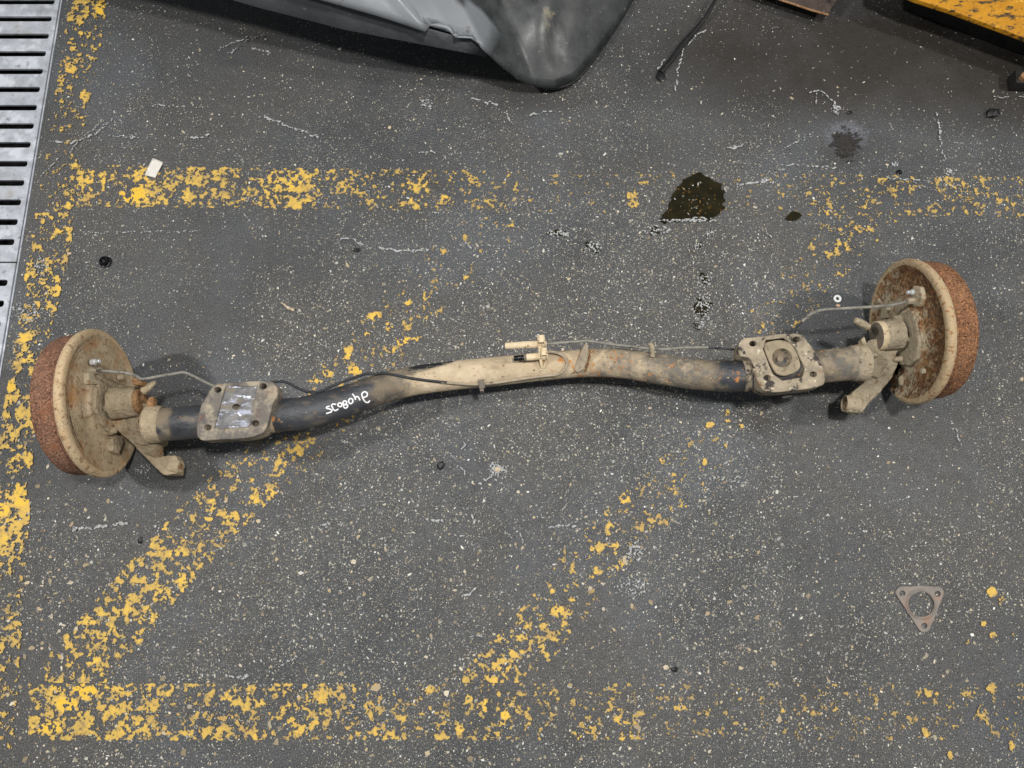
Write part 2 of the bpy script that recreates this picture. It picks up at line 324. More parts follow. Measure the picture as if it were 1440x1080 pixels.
def ground_mat():
    g = G("speckled_asphalt"); 
    c = g.mix(g.rng(g.noise(6, 5, .6), .38, .62), lin(42, 44, 47), lin(70, 73, 76))
    c = g.mix(g.rng(g.noise(2.2, 5, .65, g.vec(off=9)), .42, .6, 0, .8), c, lin(74, 70, 65)); c = g.mix(g.rng(g.noise(24, 5, .7, g.vec(off=29)), .5, .68, 0, .6), c, lin(60, 62, 66))
    c = g.mix(g.rng(g.noise(3.1, 4, .6, g.vec(off=19)), .52, .68, 0, .7), c, lin(84, 88, 96))
    c = g.mix(g.rng(g.noise(520, 3, .7), .48, .64, 0, .8), c, lin(118, 119, 118))
    c = g.mix(g.rng(g.noise(430, 3, .7, g.vec(off=5)), .46, .62, 0, .9), c, lin(30, 31, 34))
    c = g.mix(g.rng(g.noise(900, 2, .6, g.vec(off=7)), .62, .7, 0, .8), c, lin(170, 168, 160))
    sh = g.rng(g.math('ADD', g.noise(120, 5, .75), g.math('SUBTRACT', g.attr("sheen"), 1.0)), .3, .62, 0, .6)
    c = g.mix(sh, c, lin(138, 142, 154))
    dr = g.math('MULTIPLY', g.attr("dirt_shade"), g.rng(g.noise(5, 5, .65), .3, .6, .55, 1))  # grease and painted shade darken the floor colour together
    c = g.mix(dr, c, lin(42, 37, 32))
    tn = g.rng(g.math('ADD', g.noise(150, 5, .75), g.math('SUBTRACT', g.attr("tan"), 1.0)), .3, .6, 0, .6)
    c = g.mix(tn, c, lin(134, 118, 96))
    h = g.math('ADD', g.noise(330, 5, .7), g.math('MULTIPLY', g.noise(90, 4, .6), .8))
    return g.out(c, g.rng(g.noise(60, 4), .35, .65, .5, .72), 0, g.bump(h, .7, .0016), .5)
M_ground = ground_mat()

# ------------------------------------------------------------------ ground
X0 = (P(93, 0).x + P(0, 500).x) / 2          # edge of the drain
def blob(px, py, cx, cy, rx, ry=None, soft=1.0):
    ry = ry or rx; d = np.sqrt(((px - cx) / rx) ** 2 + ((py - cy) / ry) ** 2); return np.clip((1.0 - d) / soft + 0.0, 0, 1) if soft != 1.0 else np.clip(1 - d * d, 0, 1)
gx = np.concatenate([[X0, X0 + .002], np.arange(X0 + .008, 1.5, .008), [1.6, 1.8, 2.2, 3, 4.5]])
gy = np.concatenate([[-3, -1.8, -1, -.7], np.arange(-.5, 1.45, .008), [1.5, 1.7, 2.1, 3, 4.5]])
GX, GY = np.meshgrid(gx, gy, indexing='ij'); PX, PY = px_of(GX, GY)
dirt_shade = np.zeros_like(PX); sheen = np.zeros_like(PX); tan = np.zeros_like(PX)
for (cx, cy, rx, ry, a) in ((1180, 70, 360, 115, 1.25), (1400, 110, 300, 90, 1.2), (1040, 60, 130, 70, .4), (1190, 200, 44, 42, .5), (700, 40, 800, 130, .28), (1072, 590, 60, 22, .7), (760, 135, 130, 30, .6), (1260, 590, 60, 30, .35), (110, 720, 50, 60, .1), (1120, 900, 160, 200, .15), (390, 400, 200, 80, .1)):  # shade painted as colour, broadest at top right, along with real grease
    dirt_shade = np.maximum(dirt_shade, a * blob(PX, PY, cx, cy, rx, ry))
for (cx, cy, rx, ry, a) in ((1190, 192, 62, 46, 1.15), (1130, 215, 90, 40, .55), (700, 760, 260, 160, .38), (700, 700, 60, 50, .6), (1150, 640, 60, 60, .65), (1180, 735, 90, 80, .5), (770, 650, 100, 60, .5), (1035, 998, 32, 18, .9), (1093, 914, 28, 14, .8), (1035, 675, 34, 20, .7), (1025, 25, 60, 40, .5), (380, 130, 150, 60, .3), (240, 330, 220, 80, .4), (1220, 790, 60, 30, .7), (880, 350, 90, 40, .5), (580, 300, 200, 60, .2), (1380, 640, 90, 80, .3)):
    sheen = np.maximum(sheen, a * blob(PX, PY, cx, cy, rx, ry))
for (cx, cy, rx, ry, a) in ((965, 195, 45, 30, .7), (730, 400, 110, 60, .5), (1065, 445, 30, 40, .9), (985, 225, 60, 30, .4), (880, 830, 60, 40, .6), (40, 860, 110, 260, .6), (1070, 580, 70, 30, .6), (900, 270, 200, 40, .3), (1220, 930, 40, 20, .4), (730, 420, 300, 200, .25)):
    tan = np.maximum(tan, a * blob(PX, PY, cx, cy, rx, ry))
nx, ny = GX.shape
vs = np.stack([GX.ravel(), GY.ravel(), np.zeros(nx * ny)], 1)
idx = np.arange(nx * ny).reshape(nx, ny)
fs = np.stack([idx[:-1, :-1].ravel(), idx[1:, :-1].ravel(), idx[1:, 1:].ravel(), idx[:-1, 1:].ravel()], 1)
b0 = len(vs)      # strip of ground on the far side of the drain channel, same sheet
vs = np.concatenate([vs, [[X0 - .33, -3, 0], [X0 - .33, 4.5, 0], [-4.5, 4.5, 0], [-4.5, -3, 0]]]); fs = np.concatenate([fs, [[b0, b0 + 1, b0 + 2, b0 + 3]]])
me = bpy.data.meshes.new("asphalt_floor"); me.from_pydata(vs.tolist(), [], fs.tolist())
for nm, A in (("dirt_shade", dirt_shade), ("sheen", sheen), ("tan", tan)):
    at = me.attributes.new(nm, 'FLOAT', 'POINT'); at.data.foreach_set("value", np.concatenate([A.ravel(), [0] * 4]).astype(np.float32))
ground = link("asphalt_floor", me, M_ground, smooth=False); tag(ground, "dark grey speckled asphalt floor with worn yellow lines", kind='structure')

# ---- stone chips showing in the asphalt (tens of thousands of thin flat chips: one object)
def chips(name, N, size, sig, dens, cols, zz, parent=None, elong=.5, seedv=1):
    R = np.random.RandomState(seedv); M_ = N * 3 if N > 200 else 60000; X = R.uniform(X0 + .003, 1.45, M_); Y = R.uniform(-.42, 1.35, M_); px, py = px_of(X, Y)
    vis = (px > -20) & (px < 1460) & (py > -20) & (py < 1100); d = dens(px, py, X, Y)
    keep = np.where(vis & (R.rand(M_) < d))[0][:N]; X = X[keep]; Y = Y[keep]; n = len(X); K = 6
    r = size * np.exp(R.randn(n) * sig); r = np.clip(r, .0005, .011); el = 1 + np.abs(R.randn(n)) * elong; ang = R.rand(n) * 2 * PI
    t = (np.arange(K)[None, :] + R.uniform(-.3, .3, (n, K))) * 2 * PI / K; rr = r[:, None] * R.uniform(.55, 1.15, (n, K))
    lx = np.cos(t) * rr * np.sqrt(el)[:, None]; ly = np.sin(t) * rr / np.sqrt(el)[:, None]
    vx = X[:, None] + lx * np.cos(ang)[:, None] - ly * np.sin(ang)[:, None]; vy = Y[:, None] + lx * np.sin(ang)[:, None] + ly * np.cos(ang)[:, None]
    vz = np.full_like(vx, zz) + R.uniform(-.0002, .0002, (n, K)); V = np.stack([vx, vy, vz], 2).reshape(-1, 3)
    me = bpy.data.meshes.new(name); me.vertices.add(n * K); me.vertices.foreach_set("co", V.ravel().astype(np.float32))
    me.loops.add(n * K); me.loops.foreach_set("vertex_index", np.arange(n * K, dtype=np.int32)); me.polygons.add(n)
    me.polygons.foreach_set("loop_start", (np.arange(n) * K).astype(np.int32)); me.update(); me.validate()
    ca = me.color_attributes.new("chip", 'FLOAT_COLOR', 'POINT'); C = np.array([lin(*c)[:3] for c in cols]); pick = C[R.randint(0, len(cols), n)] * R.uniform(.45, 1.1, (n, 1))
    ca.data.foreach_set("color", np.repeat(np.concatenate([pick, np.ones((n, 1))], 1), K, axis=0).ravel().astype(np.float32))
    return link(name, me, M_chip, parent, smooth=False)
g = G("stone_chip"); M_chip = g.out(g.attr("chip", "Color"), .7, 0, None, .3)
def base_dens(px, py, X, Y):
    d = .28 + .5 * np.clip((py - 60) / 300, 0, 1)
    d = d * np.clip(.1 + 3.2 * (fbm(X, Y, 5, 4, 5) - .22), .15, 1.6) * np.where(px > 1100, .62, 1) * np.where(px < 420, .72, 1)
    d = d * (1 - .8 * blob(px, py, 1190, 100, 330, 110)) * (1 - .8 * blob(px, py, 1190, 198, 34, 36)) * (1 - .5 * blob(px, py, 1150, 690, 160, 140))
    return np.clip(d * 1.1, 0.03, 1)
GREY = [(168, 167, 160), (186, 182, 170), (140, 140, 137), (190, 180, 156), (152, 147, 136), (216, 214, 206), (160, 150, 128)]
BEIGE = [(188, 172, 142), (172, 154, 124), (204, 192, 170), (156, 140, 114)]
tag(chips("stone_chips", 105000, .00078, .45, base_dens, GREY, .0006, elong=.9, seedv=1), "fine pale stone flecks scattered all over the dark asphalt", kind='stuff')
tag(chips("coarse_stone_chips", 9500, .00138, .42, lambda px, py, X, Y: np.clip(.10 + .35 * blob(px, py, 700, 560, 520, 420) + .4 * np.clip((py - 620) / 200, 0, 1), 0, 1) * (1 - .8 * blob(px, py, 1190, 80, 300, 110)), BEIGE + GREY, .0008, elong=.7, seedv=2), "larger pale stone flecks in the asphalt around the axle", kind='stuff')
def lowleft(px, py, X, Y):
    s = blob(px, py, -20, 860, 210, 420) + .35 * blob(px, py, 200, 1090, 600, 90) + .35 * blob(px, py, 20, 520, 60, 200) + .25 * blob(px, py, 600, 950, 800, 300)
    return np.clip(s, 0, 1)
tag(chips("exposed_aggregate", 3000, .0029, .36, lowleft, BEIGE, .0010, elong=.5, seedv=3), "beige pebbles exposed in the worn asphalt at the lower left", kind='stuff')

# ---- worn yellow floor lines: real flakes of paint
def seg_d(px, py, pts):
    """distance to polyline in photo px and parameter"""
    best = np.full(px.shape, 1e9); tt = np.zeros(px.shape); n = len(pts) - 1
    for i in range(n):
        ax, ay = pts[i][:2]; bx, by = pts[i + 1][:2]; dx, dy = bx - ax, by - ay; t = np.clip(((px - ax) * dx + (py - ay) * dy) / (dx * dx + dy * dy), 0, 1)
        d = np.hypot(px - ax - t * dx, py - ay - t * dy); m = d < best; best = np.where(m, d, best); tt = np.where(m, i + t, tt)
    return best, tt
PN = [0]
def paint_line(name, dens, box, label, seed, freq=125):
    xs0, xs1, ys0, ys1 = box; cs = [P(a, b) for a in (xs0, xs1) for b in (ys0, ys1)]
    x0 = max(min(c.x for c in cs), X0 + .002); x1 = max(c.x for c in cs); y0 = min(c.y for c in cs); y1 = max(c.y for c in cs)
    def fn(X, Y):
        px, py = px_of(X, Y); n = uni(fbm(X + .003 * (vnoise(X * 300, Y * 300, 70) - .5), Y, freq, 5, seed, .72) * 1.0 - .0); big = fbm(X, Y, 26, 3, seed + 20)
        d = dens(px, py); return np.minimum(d, .86 + 0 * d) * (.08 + 1.28 * big) - n * .98 - .5 * np.clip(vnoise(X * 330 + 7, Y * 330, seed + 60) - .74, 0, 1)
    def af(x, y):
        px, py = px_of(x, y); v = fn(x, y); return np.clip(v * 2.2, 0, .5) + 1.0 * np.clip(dens(px, py) - .72, 0, .5) + .3 * (vnoise(x * 40, y * 40, 33) - .5)
    o = field_sheet(name, fn, x0, x1, y0, y1, .0015, .0011 + .00022 * PN[0], M_paint, af); PN[0] += 1; tag(o, label, kind='structure'); return o
def interp(x, xs, ys): return np.interp(x, xs, ys)
def blobs(px, py, L):
    s = np.zeros(px.shape)
    for b in L:
        cx, cy, rx = b[:3]; ry = b[3] if len(b) > 3 else rx; a = b[4] if len(b) > 4 else .9; s = np.maximum(s, .8 * a * np.clip(1.35 - ((px - cx) / rx) ** 2 - ((py - cy) / ry) ** 2, 0, 1))
    return s
TOPB = [(190, 275, 30, 14, 1.5), (250, 262, 20, 20, .7), (325, 268, 18, 20, .9), (322, 240, 20, 8, .9), (145, 243, 24, 8, .9), (210, 255, 30, 9, .6), (415, 262, 16, 14, 1.1), (414, 287, 14, 10, 1.1), (506, 257, 10, 8, .9), (582, 265, 10, 9, 1.0), (578, 287, 16, 10, .9), (512, 270, 12, 6, .8), (450, 272, 8, 8, .7), (398, 240, 30, 7, .5), (626, 275, 10, 10, .6), (660, 294, 30, 6, .5), (690, 284, 12, 5, .8), (560, 294, 10, 6, .7), (890, 282, 10, 16, .8), (905, 258, 8, 6, .5), (738, 285, 12, 8, .5), (270, 285, 30, 8, .7), (360, 262, 10, 12, .6), (128, 283, 14, 8, .8), (115, 240, 8, 6, .8)]
def d_top(px, py):
    yc = 264 + (px - 300) * .012; hw = 29; e = np.clip((hw - np.abs(py - yc)) / 3 + .5, 0, 1) * (px > 108)
    b = interp(px, [100, 420, 480, 600, 700, 780, 850, 1000, 1180, 1280, 1440], [.58, .54, .42, .36, .24, .17, .12, .13, .25, .3, .32])
    return e * np.maximum(b, blobs(px, py, TOPB))
paint_line("painted_line", d_top, (100, 1450, 225, 315), "upper horizontal yellow floor line, solid at the left and nearly gone at the right", 40)
BOTB = [(84, 957, 17, 18, 1.6), (120, 971, 22, 15, 1.6), (95, 992, 20, 14, 1.5), (68, 1022, 24, 12, 1.2), (125, 1025, 28, 12, .9), (152, 1000, 24, 16, .9), (202, 1003, 12, 18, .9), (204, 975, 14, 12, .8), (229, 1012, 15, 12, .8), (262, 1026, 16, 12, .9), (193, 1031, 24, 10, 1.0), (245, 974, 22, 8, .8), (272, 972, 20, 9, .8), (320, 974, 10, 18, .9), (350, 970, 20, 9, .8), (390, 985, 24, 14, .5), (442, 1003, 16, 10, .9), (470, 978, 24, 12, .8), (306, 1027, 12, 14, .9), (366, 1034, 14, 12, 1.0), (418, 1020, 14, 14, .6), (455, 1018, 12, 9, .9), (475, 980, 16, 14, .9), (500, 1030, 20, 14, .8), (552, 1005, 16, 12, .8), (504, 1034, 10, 10, 1.0), (568, 1010, 10, 20, .8), (610, 968, 26, 7, .8), (686, 992, 9, 13, 1.3), (710, 1006, 9, 7, 1.1), (650, 1026, 14, 10, 1.1), (684, 1042, 14, 9, 1.1), (615, 1038, 12, 9, .8), (703, 1030, 16, 6, .8), (657, 982, 8, 8, .9), (780, 980, 10, 14, .7), (830, 1005, 10, 16, .6), (875, 1008, 18, 14, .8), (860, 975, 12, 10, .7), (880, 1045, 16, 14, .9), (820, 1040, 12, 10, .6), (790, 1020, 14, 10, .6), (955, 995, 10, 6, .9), (990, 1000, 14, 6, .8), (1140, 1000, 8, 14, .8), (1305, 975, 8, 8, .9), (1385, 1010, 10, 14, .6), (740, 1020, 10, 18, .5), (525, 990, 20, 14, .6)]
def d_bot(px, py):
    e = np.clip((40 - np.abs(py - 1001)) / 3 + .5, 0, 1) * (px > 40)
    b = interp(px, [40, 120, 320, 500, 600, 700, 800, 1000, 1150, 1440], [.6, .58, .52, .44, .32, .28, .3, .2, .2, .22])
    return e * np.maximum(b, blobs(px, py, BOTB))
paint_line("painted_line", d_bot, (30, 1450, 950, 1050), "lower horizontal yellow floor line along the bottom of the photo", 50)
D1 = [(105, 945), (200, 835), (262, 765), (335, 690), (425, 612), (500, 520), (575, 435), (640, 370), (700, 305)]
D1B = [(250, 777, 17, 12, 1.2), (229, 767, 12, 8, 1.0), (248, 753, 14, 7, .9), (218, 823, 18, 12, .9), (234, 834, 14, 12, 1.1), (257, 820, 7, 20, 1.0), (197, 873, 12, 8, 1.0), (165, 870, 10, 6, .9), (160, 897, 24, 8, .9), (134, 890, 20, 8, .8), (113, 904, 12, 12, .9), (125, 926, 24, 10, 1.3), (150, 915, 14, 9, .9), (99, 932, 12, 8, 1.2), (300, 710, 8, 12, 1.0), (325, 725, 22, 7, 1.0), (355, 703, 12, 8, 1.1), (294, 730, 7, 8, .9), (268, 730, 9, 9, .9), (331, 744, 10, 9, .9), (313, 758, 7, 7, .9), (165, 841, 12, 10, .8), (145, 862, 14, 8, .9), (200, 815, 20, 7, .9), (570, 480, 20, 7, 1.3), (550, 490, 14, 7, 1.1), (548, 460, 8, 7, 1.0), (572, 455, 8, 12, 1.0), (530, 445, 14, 8, 1.1), (490, 495, 8, 12, 1.0), (498, 521, 14, 6, 1.2), (460, 525, 12, 6, 1.0), (448, 536, 6, 4, 1.0), (437, 620, 10, 16, .9), (420, 590, 8, 6, .9), (395, 650, 10, 20, .9), (350, 680, 14, 12, .7), (380, 690, 10, 8, .9), (420, 640, 18, 14, .8), (655, 330, 8, 6, .9), (622, 352, 7, 7, .8), (680, 350, 8, 6, .7), (655, 388, 8, 6, .8), (640, 405, 6, 6, .8), (575, 425, 7, 6, 1.0), (517, 472, 5, 5, 1.2), (700, 313, 20, 6, .5), (720, 320, 6, 10, .8), (600, 415, 7, 9, .6)]
def d_d1(px, py):
    d, t = seg_d(px, py, D1); e = np.clip((interp(t, [0, 3, 8], [44, 42, 38]) - d) / 3 + .5, 0, 1)
    b = interp(t, [0, 1, 2, 3, 4, 5, 6, 7, 8], [.66, .5, .38, .32, .24, .2, .16, .15, .12]); return e * np.maximum(b, blobs(px, py, D1B)) * (py < 962)
paint_line("painted_line", d_d1, (60, 740, 296, 960), "yellow diagonal floor line that runs under the left bend of the axle", 60)
D2 = [(690, 960), (760, 885), (830, 790), (900, 725), (990, 645)]
D2B = [(790, 860, 18, 12, 1.0), (795, 880, 8, 8, .9), (763, 880, 6, 6, 1.1), (735, 897, 12, 7, .9), (700, 935, 16, 12, .9), (690, 955, 12, 8, .9), (722, 920, 8, 6, .8), (805, 845, 5, 8, .9), (817, 880, 6, 12, .8), (768, 920, 5, 6, .9), (780, 935, 16, 5, .6), (802, 800, 5, 8, 1.0), (838, 770, 12, 7, .9), (840, 810, 8, 16, 1.0), (855, 745, 14, 9, .8), (865, 770, 6, 12, .8), (880, 700, 12, 12, .8), (925, 735, 18, 12, .8), (940, 720, 14, 8, .8), (965, 680, 40, 8, .3), (890, 760, 10, 10, .6), (905, 745, 6, 8, .7), (780, 830, 7, 5, 1.0), (843, 850, 5, 8, .9)]
def d_d2(px, py):
    d, t = seg_d(px, py, D2); e = np.clip((40 - d) / 3 + .5, 0, 1); b = interp(t, [0, 1, 2, 3, 4], [.36, .3, .22, .24, .16]); return e * np.maximum(b, blobs(px, py, D2B)) * (py < 962)
paint_line("painted_line", d_d2, (640, 1040, 600, 960), "sparse yellow diagonal floor line in the lower middle of the floor", 64)
def d_d3(px, py):
    d, t = seg_d(px, py, [(1090, 450), (1140, 385), (1195, 325), (1260, 262)]); e = np.clip((38 - d) / 3 + .5, 0, 1)
    return e * np.maximum(.17, blobs(px, py, [(1215, 322, 14, 10, .8), (1185, 345, 14, 12, .7), (1178, 352, 10, 6, .8), (1235, 345, 8, 10, .6), (1180, 385, 10, 8, .6), (1165, 355, 8, 6, .7), (1190, 400, 12, 8, .5)]))
paint_line("painted_line", d_d3, (1050, 1300, 255, 470), "faint yellow diagonal floor line above the right spring seat", 66)
def d_left(px, py):
    Xc, Yc = X0 + .045, 0; W = (px - 720) / 627 # unused
    u0 = interp(py, [0, 230, 350, 470, 600, 760, 1080], [97, 62, 40, 22, 0, -30, -70]); u1 = interp(py, [0, 100, 230, 350, 470, 600, 760, 1080], [154, 138, 112, 102, 74, 52, 42, 20])
    e = np.clip((px - u0) / 3, 0, 1) * np.clip((u1 - px) / 3, 0, 1)
    b = interp(py, [0, 60, 120, 200, 260, 330, 400, 450, 520, 700, 800, 1080], [.5, .42, .34, .22, .28, .5, .46, .44, .62, .62, .42, .34])
    return e * np.maximum(b, blobs(px, py, [(144, 12, 12, 16, 1.3), (110, 32, 10, 8, 1.0), (122, 50, 12, 8, 1.0), (106, 68, 9, 9, 1.0), (100, 96, 10, 10, 1.2), (96, 88, 5, 10, .9), (136, 103, 5, 8, 1.0), (120, 135, 9, 9, 1.1), (88, 148, 5, 8, .8), (116, 175, 5, 12, .8), (108, 233, 8, 4, 1.0), (86, 261, 6, 5, 1.2), (98, 285, 10, 12, 1.2), (118, 180, 4, 4, .8), (92, 325, 14, 7, 1.3), (55, 350, 16, 9, 1.0), (88, 365, 10, 9, 1.0), (83, 400, 6, 10, 1.0), (36, 390, 7, 7, 1.2), (35, 475, 16, 8, 1.4), (69, 470, 5, 8, 1.2), (67, 488, 7, 6, 1.2), (40, 505, 12, 9, 1.1), (14, 545, 12, 10, 1.4), (36, 540, 14, 10, 1.0), (8, 590, 16, 14, 1.0), (46, 580, 8, 14, .9), (10, 640, 20, 14, 1.2), (45, 650, 12, 14, 1.1), (30, 690, 12, 18, 1.2), (5, 715, 12, 14, 1.5), (32, 706, 14, 8, 1.2), (20, 740, 20, 8, .9), (5, 765, 10, 24, 1.1), (18, 805, 12, 16, .8)]))
paint_line("painted_line", d_left, (-30, 165, -10, 1090), "flaking yellow floor line running beside the steel drain grates", 68)
RB = [(1393, 832, 8, 7), (1408, 845, 6, 6), (1382, 877, 5, 5), (1396, 893, 8, 5), (1357, 903, 5, 6), (1430, 892, 8, 6), (1395, 970, 9, 10, .7), (1433, 780, 5, 4), (1315, 970, 9, 8, .8), (1302, 975, 4, 4), (1150, 1005, 6, 12, .6), (1100, 1000, 5, 5, .7), (1255, 1040, 6, 6, .7), (1300, 1030, 6, 9, .8), (1378, 1005, 7, 16, .6), (1420, 1050, 6, 10, .7), (1335, 1062, 6, 6, .7), (995, 596, 9, 6, 1.2), (1022, 597, 5, 8, .7), (1040, 600, 6, 4, .8), (932, 645, 6, 10, .8), (990, 650, 4, 5, .8), (1020, 580, 6, 5, .8)]
paint_line("paint_flakes", lambda px, py: blobs(px, py, RB), (900, 1445, 560, 1075), "scattered loose yellow paint flakes on the right side of the floor", 72, 120)

# ---- white scratches and scuffs
SCR = [((372, 165), (400, 176), (447, 195), 2.2, .8), ((180, 158), (215, 150), (260, 152), 1.5, .5), ((190, 160), (205, 152), (215, 150), 1.4, .6), ((100, 205), (130, 190), (155, 175), 1.4, .8), ((60, 248), (75, 232), (83, 225), 1.2, .8), ((120, 328), (200, 327), (280, 326), 1.3, .45), ((480, 337), (500, 340), (525, 350), 1.8, .6), ((536, 349), (560, 353), (603, 353), 2.2, .9), ((345, 302), (358, 318), (372, 324), 1.4, .6), ((325, 75), (345, 62), (375, 48), 1.5, .7), ((320, 75), (350, 60), (372, 50), 1.2, .6), ((355, 70), (372, 74), (380, 73), 2, .8), ((310, 72), (330, 60), (350, 55), 1.2, .5), ((590, 142), (600, 148), (598, 150), 2.4, .8), ((665, 138), (680, 144), (700, 148), 2.2, .6), ((745, 165), (760, 160), (775, 155), 1.6, .6), ((714, 162), (716, 168), (720, 174), 1.8, .8), ((590, 216), (602, 212), (612, 215), 1.6, .8), ((100, 745), (135, 741), (178, 735), 3.0, .8), ((215, 740), (222, 743), (225, 744), 2.4, .8), ((395, 938), (405, 930), (418, 922), 1.6, .8), ((320, 950), (340, 952), (350, 948), 2.2, .8), ((770, 740), (800, 739), (840, 737), 1.8, .8), ((455, 738), (480, 737), (500, 735), 1.6, .6), ((600, 730), (612, 733), (622, 732), 2.4, .8), ((645, 655), (655, 666), (651, 672), 1.6, .6), ((648, 632), (655, 626), (652, 622), 1.4, .6), ((616, 680), (620, 675), (623, 672), 2.2, .8), ((731, 750), (735, 756), (737, 760), 1.6, .8), ((663, 726), (666, 732), (668, 738), 1.8, .6), ((540, 755), (542, 765), (544, 770), 1.8, .7), ((650, 838), (662, 832), (670, 828), 2.2, .8), ((702, 820), (705, 828), (706, 836), 1.4, .7), ((660, 895), (670, 893), (680, 896), 1.6, .7), ((992, 88), (968, 42), (1005, 38), 0, 0), ((990, 45), (975, 55), (968, 65), 1.4, .8), ((965, 58), (955, 85), (950, 130), 1.9, .8), ((924, 98), (930, 92), (935, 85), 1.2, .7), ((1018, 211), (1040, 206), (1055, 201), 1.6, .9), ((1035, 262), (1075, 255), (1090, 243), 1.8, .8), ((1090, 243), (1105, 235), (1118, 233), 1.6, .8), ((1118, 233), (1150, 235), (1175, 237), 1.3, .6), ((1225, 248), (1260, 253), (1300, 255), 1.3, .5), ((1300, 255), (1330, 262), (1350, 260), 1.2, .4), ((1315, 160), (1321, 185), (1323, 205), 1.8, .7), ((1320, 208), (1324, 218), (1328, 224), 1.4, .6), ((1135, 132), (1150, 130), (1166, 137), 1.2, .8), ((1146, 130), (1147, 138), (1146, 147), 1.2, .7), ((1168, 142), (1174, 150), (1175, 155), 2.2, .9), ((1395, 137), (1420, 137), (1440, 139), 1.2, .7), ((1336, 128), (1338, 133), (1335, 140), 1.2, .6), ((1085, 218), (1120, 200), (1140, 189), 1.2, .4), ((1075, 322), (1080, 330), (1083, 335), 1.4, .9), ((1020, 265), (1022, 280), (1020, 272), 1.6, .7), ((925, 312), (960, 309), (1000, 308), 1.6, .8), ((1280, 772), (1330, 757), (1420, 735), 1.0, .35), ((1100, 702), (1115, 698), (1130, 694), 1.2, .6), ((1240, 710), (1260, 705), (1275, 700), 1.2, .5), ((1015, 655), (1025, 650), (1035, 645), 1.8, .6), ((1340, 598), (1345, 610), (1350, 628), 1.2, .6), ((690, 668), (700, 656), (706, 660), 4.0, .6), ((675, 680), (690, 672), (695, 668), 2.4, .5), ((905, 655), (915, 640), (925, 628), 1.0, .4), ((950, 548), (800, 548), (800, 548), 0, 0), ((835, 545), (842, 555), (850, 560), 1.2, .5), ((765, 330), (790, 328), (800, 332), 1.6, .6), ((930, 330), (945, 322), (918, 326), 1.8, .5), ((648, 345), (655, 343), (662, 350), 1.2, .6), ((745, 270), (750, 266), (748, 262), 1.2, .6), ((1085, 600), (1100, 610), (1110, 625), 1.0, .3), ((225, 232), (180, 225), (120, 193), 0, 0), ((150, 193), (175, 193), (197, 194), 1.2, .6), ((270, 196), (285, 194), (295, 190), 1.6, .8), ((100, 215), (120, 190), (160, 170), 1.0, .5), ((68, 200), (90, 200), (100, 202), 1.2, .6), ((1285, 258), (1300, 265), (1330, 270), 1.0, .4)]
def scratches():
    vs = []; fs = []; parts = []
    for s in SCR:
        if s[3] == 0: continue
        (a, b, c, wd, dn) = s; pts = catmull([a, b, c], 4); xs = [p[0] for p in pts]; ys = [p[1] for p in pts]
        cs = [P(x, y) for x in (min(xs) - 6, max(xs) + 6) for y in (min(ys) - 6, max(ys) + 6)]
        def fn(X, Y, pts=pts, wd=wd, dn=dn):
            px, py = px_of(X, Y); px = px + 5 * (vnoise(X * 90, Y * 90, 81) - .5); py = py + 5 * (vnoise(X * 90, Y * 90, 82) - .5)
            d, t = seg_d(px, py, pts); n = fbm(X, Y, 330, 3, 90); return np.clip(1.4 - (d / (wd * .7)) ** 2, -1, 1) * (.22 + .5 * dn) - uni(n) * 1.0
        x0 = max(min(p.x for p in cs), X0 + .003)
        o = field_sheet("t", fn, x0, max(p.x for p in cs), min(p.y for p in cs), max(p.y for p in cs), .0009, .0034, M_scratch_glint); parts.append(o)
    bm = bmesh.new()
    for o in parts: bm.from_mesh(o.data); m = o.data; bpy.data.objects.remove(o); bpy.data.meshes.remove(m)
    o = from_bm("floor_scratches", bm, M_scratch_glint, smooth=False); tag(o, "white scratches and chalky scuffs across the asphalt floor", kind='structure')
scratches()

# ---- oil
def poly_field(poly, nz=.004, seed=5, k=1.0):
    pw = [P(a, b) for a, b in poly]; n = len(pw)
    def fn(X, Y):
        ins = np.zeros(X.shape, bool); dist = np.full(X.shape, 9.0)
        for i in range(n):
            a, b = pw[i], pw[(i + 1) % n]; dx, dy = b.x - a.x, b.y - a.y
            cond = ((a.y > Y) != (b.y > Y)) & (X < dx * (Y - a.y) / (dy if abs(dy) > 1e-9 else 1e-9) + a.x); ins ^= cond
            t = np.clip(((X - a.x) * dx + (Y - a.y) * dy) / (dx * dx + dy * dy), 0, 1); dist = np.minimum(dist, np.hypot(X - a.x - t * dx, Y - a.y - t * dy))
        return np.where(ins, dist, -dist) + nz * (fbm(X, Y, 110, 4, seed) - .5) * 2
    return fn, min(p.x for p in pw) - .01, max(p.x for p in pw) + .01, min(p.y for p in pw) - .01, max(p.y for p in pw) + .01
def puddle(poly, label, nz=.004, seed=5, z=.0030, cell=.0012, group=None):
    fn, a, b, c, d = poly_field(poly, nz, seed); o = field_sheet("oil_puddle", fn, a, b, c, d, cell, z, M_oil); return tag(o, label, "oil puddle", group)
puddle([(927, 311), (936, 297), (942, 277), (957, 260), (966, 249), (982, 243), (1003, 253), (1014, 261), (1018, 277), (1018, 293), (1008, 306), (995, 310), (975, 308), (950, 311), (936, 315)], "large dark brown oil puddle between the axle and the top edge", .008)
puddle([(1104, 308), (1112, 298), (1121, 298), (1127, 304), (1121, 311), (1112, 312)], "small black oil spot right of the large oil puddle", .004, 6)
puddle([(993, 326), (1000, 323), (1004, 328), (998, 331)], "tiny oil drop just below the large oil puddle", .004, 7)
puddle([(980, 345), (986, 341), (988, 348), (982, 351)], "second tiny oil drop below the large oil puddle", .004, 8)
puddle([(986, 385), (994, 388), (998, 397), (990, 402), (985, 393)], "small broken oil drip halfway between puddle and axle", .006, 9)
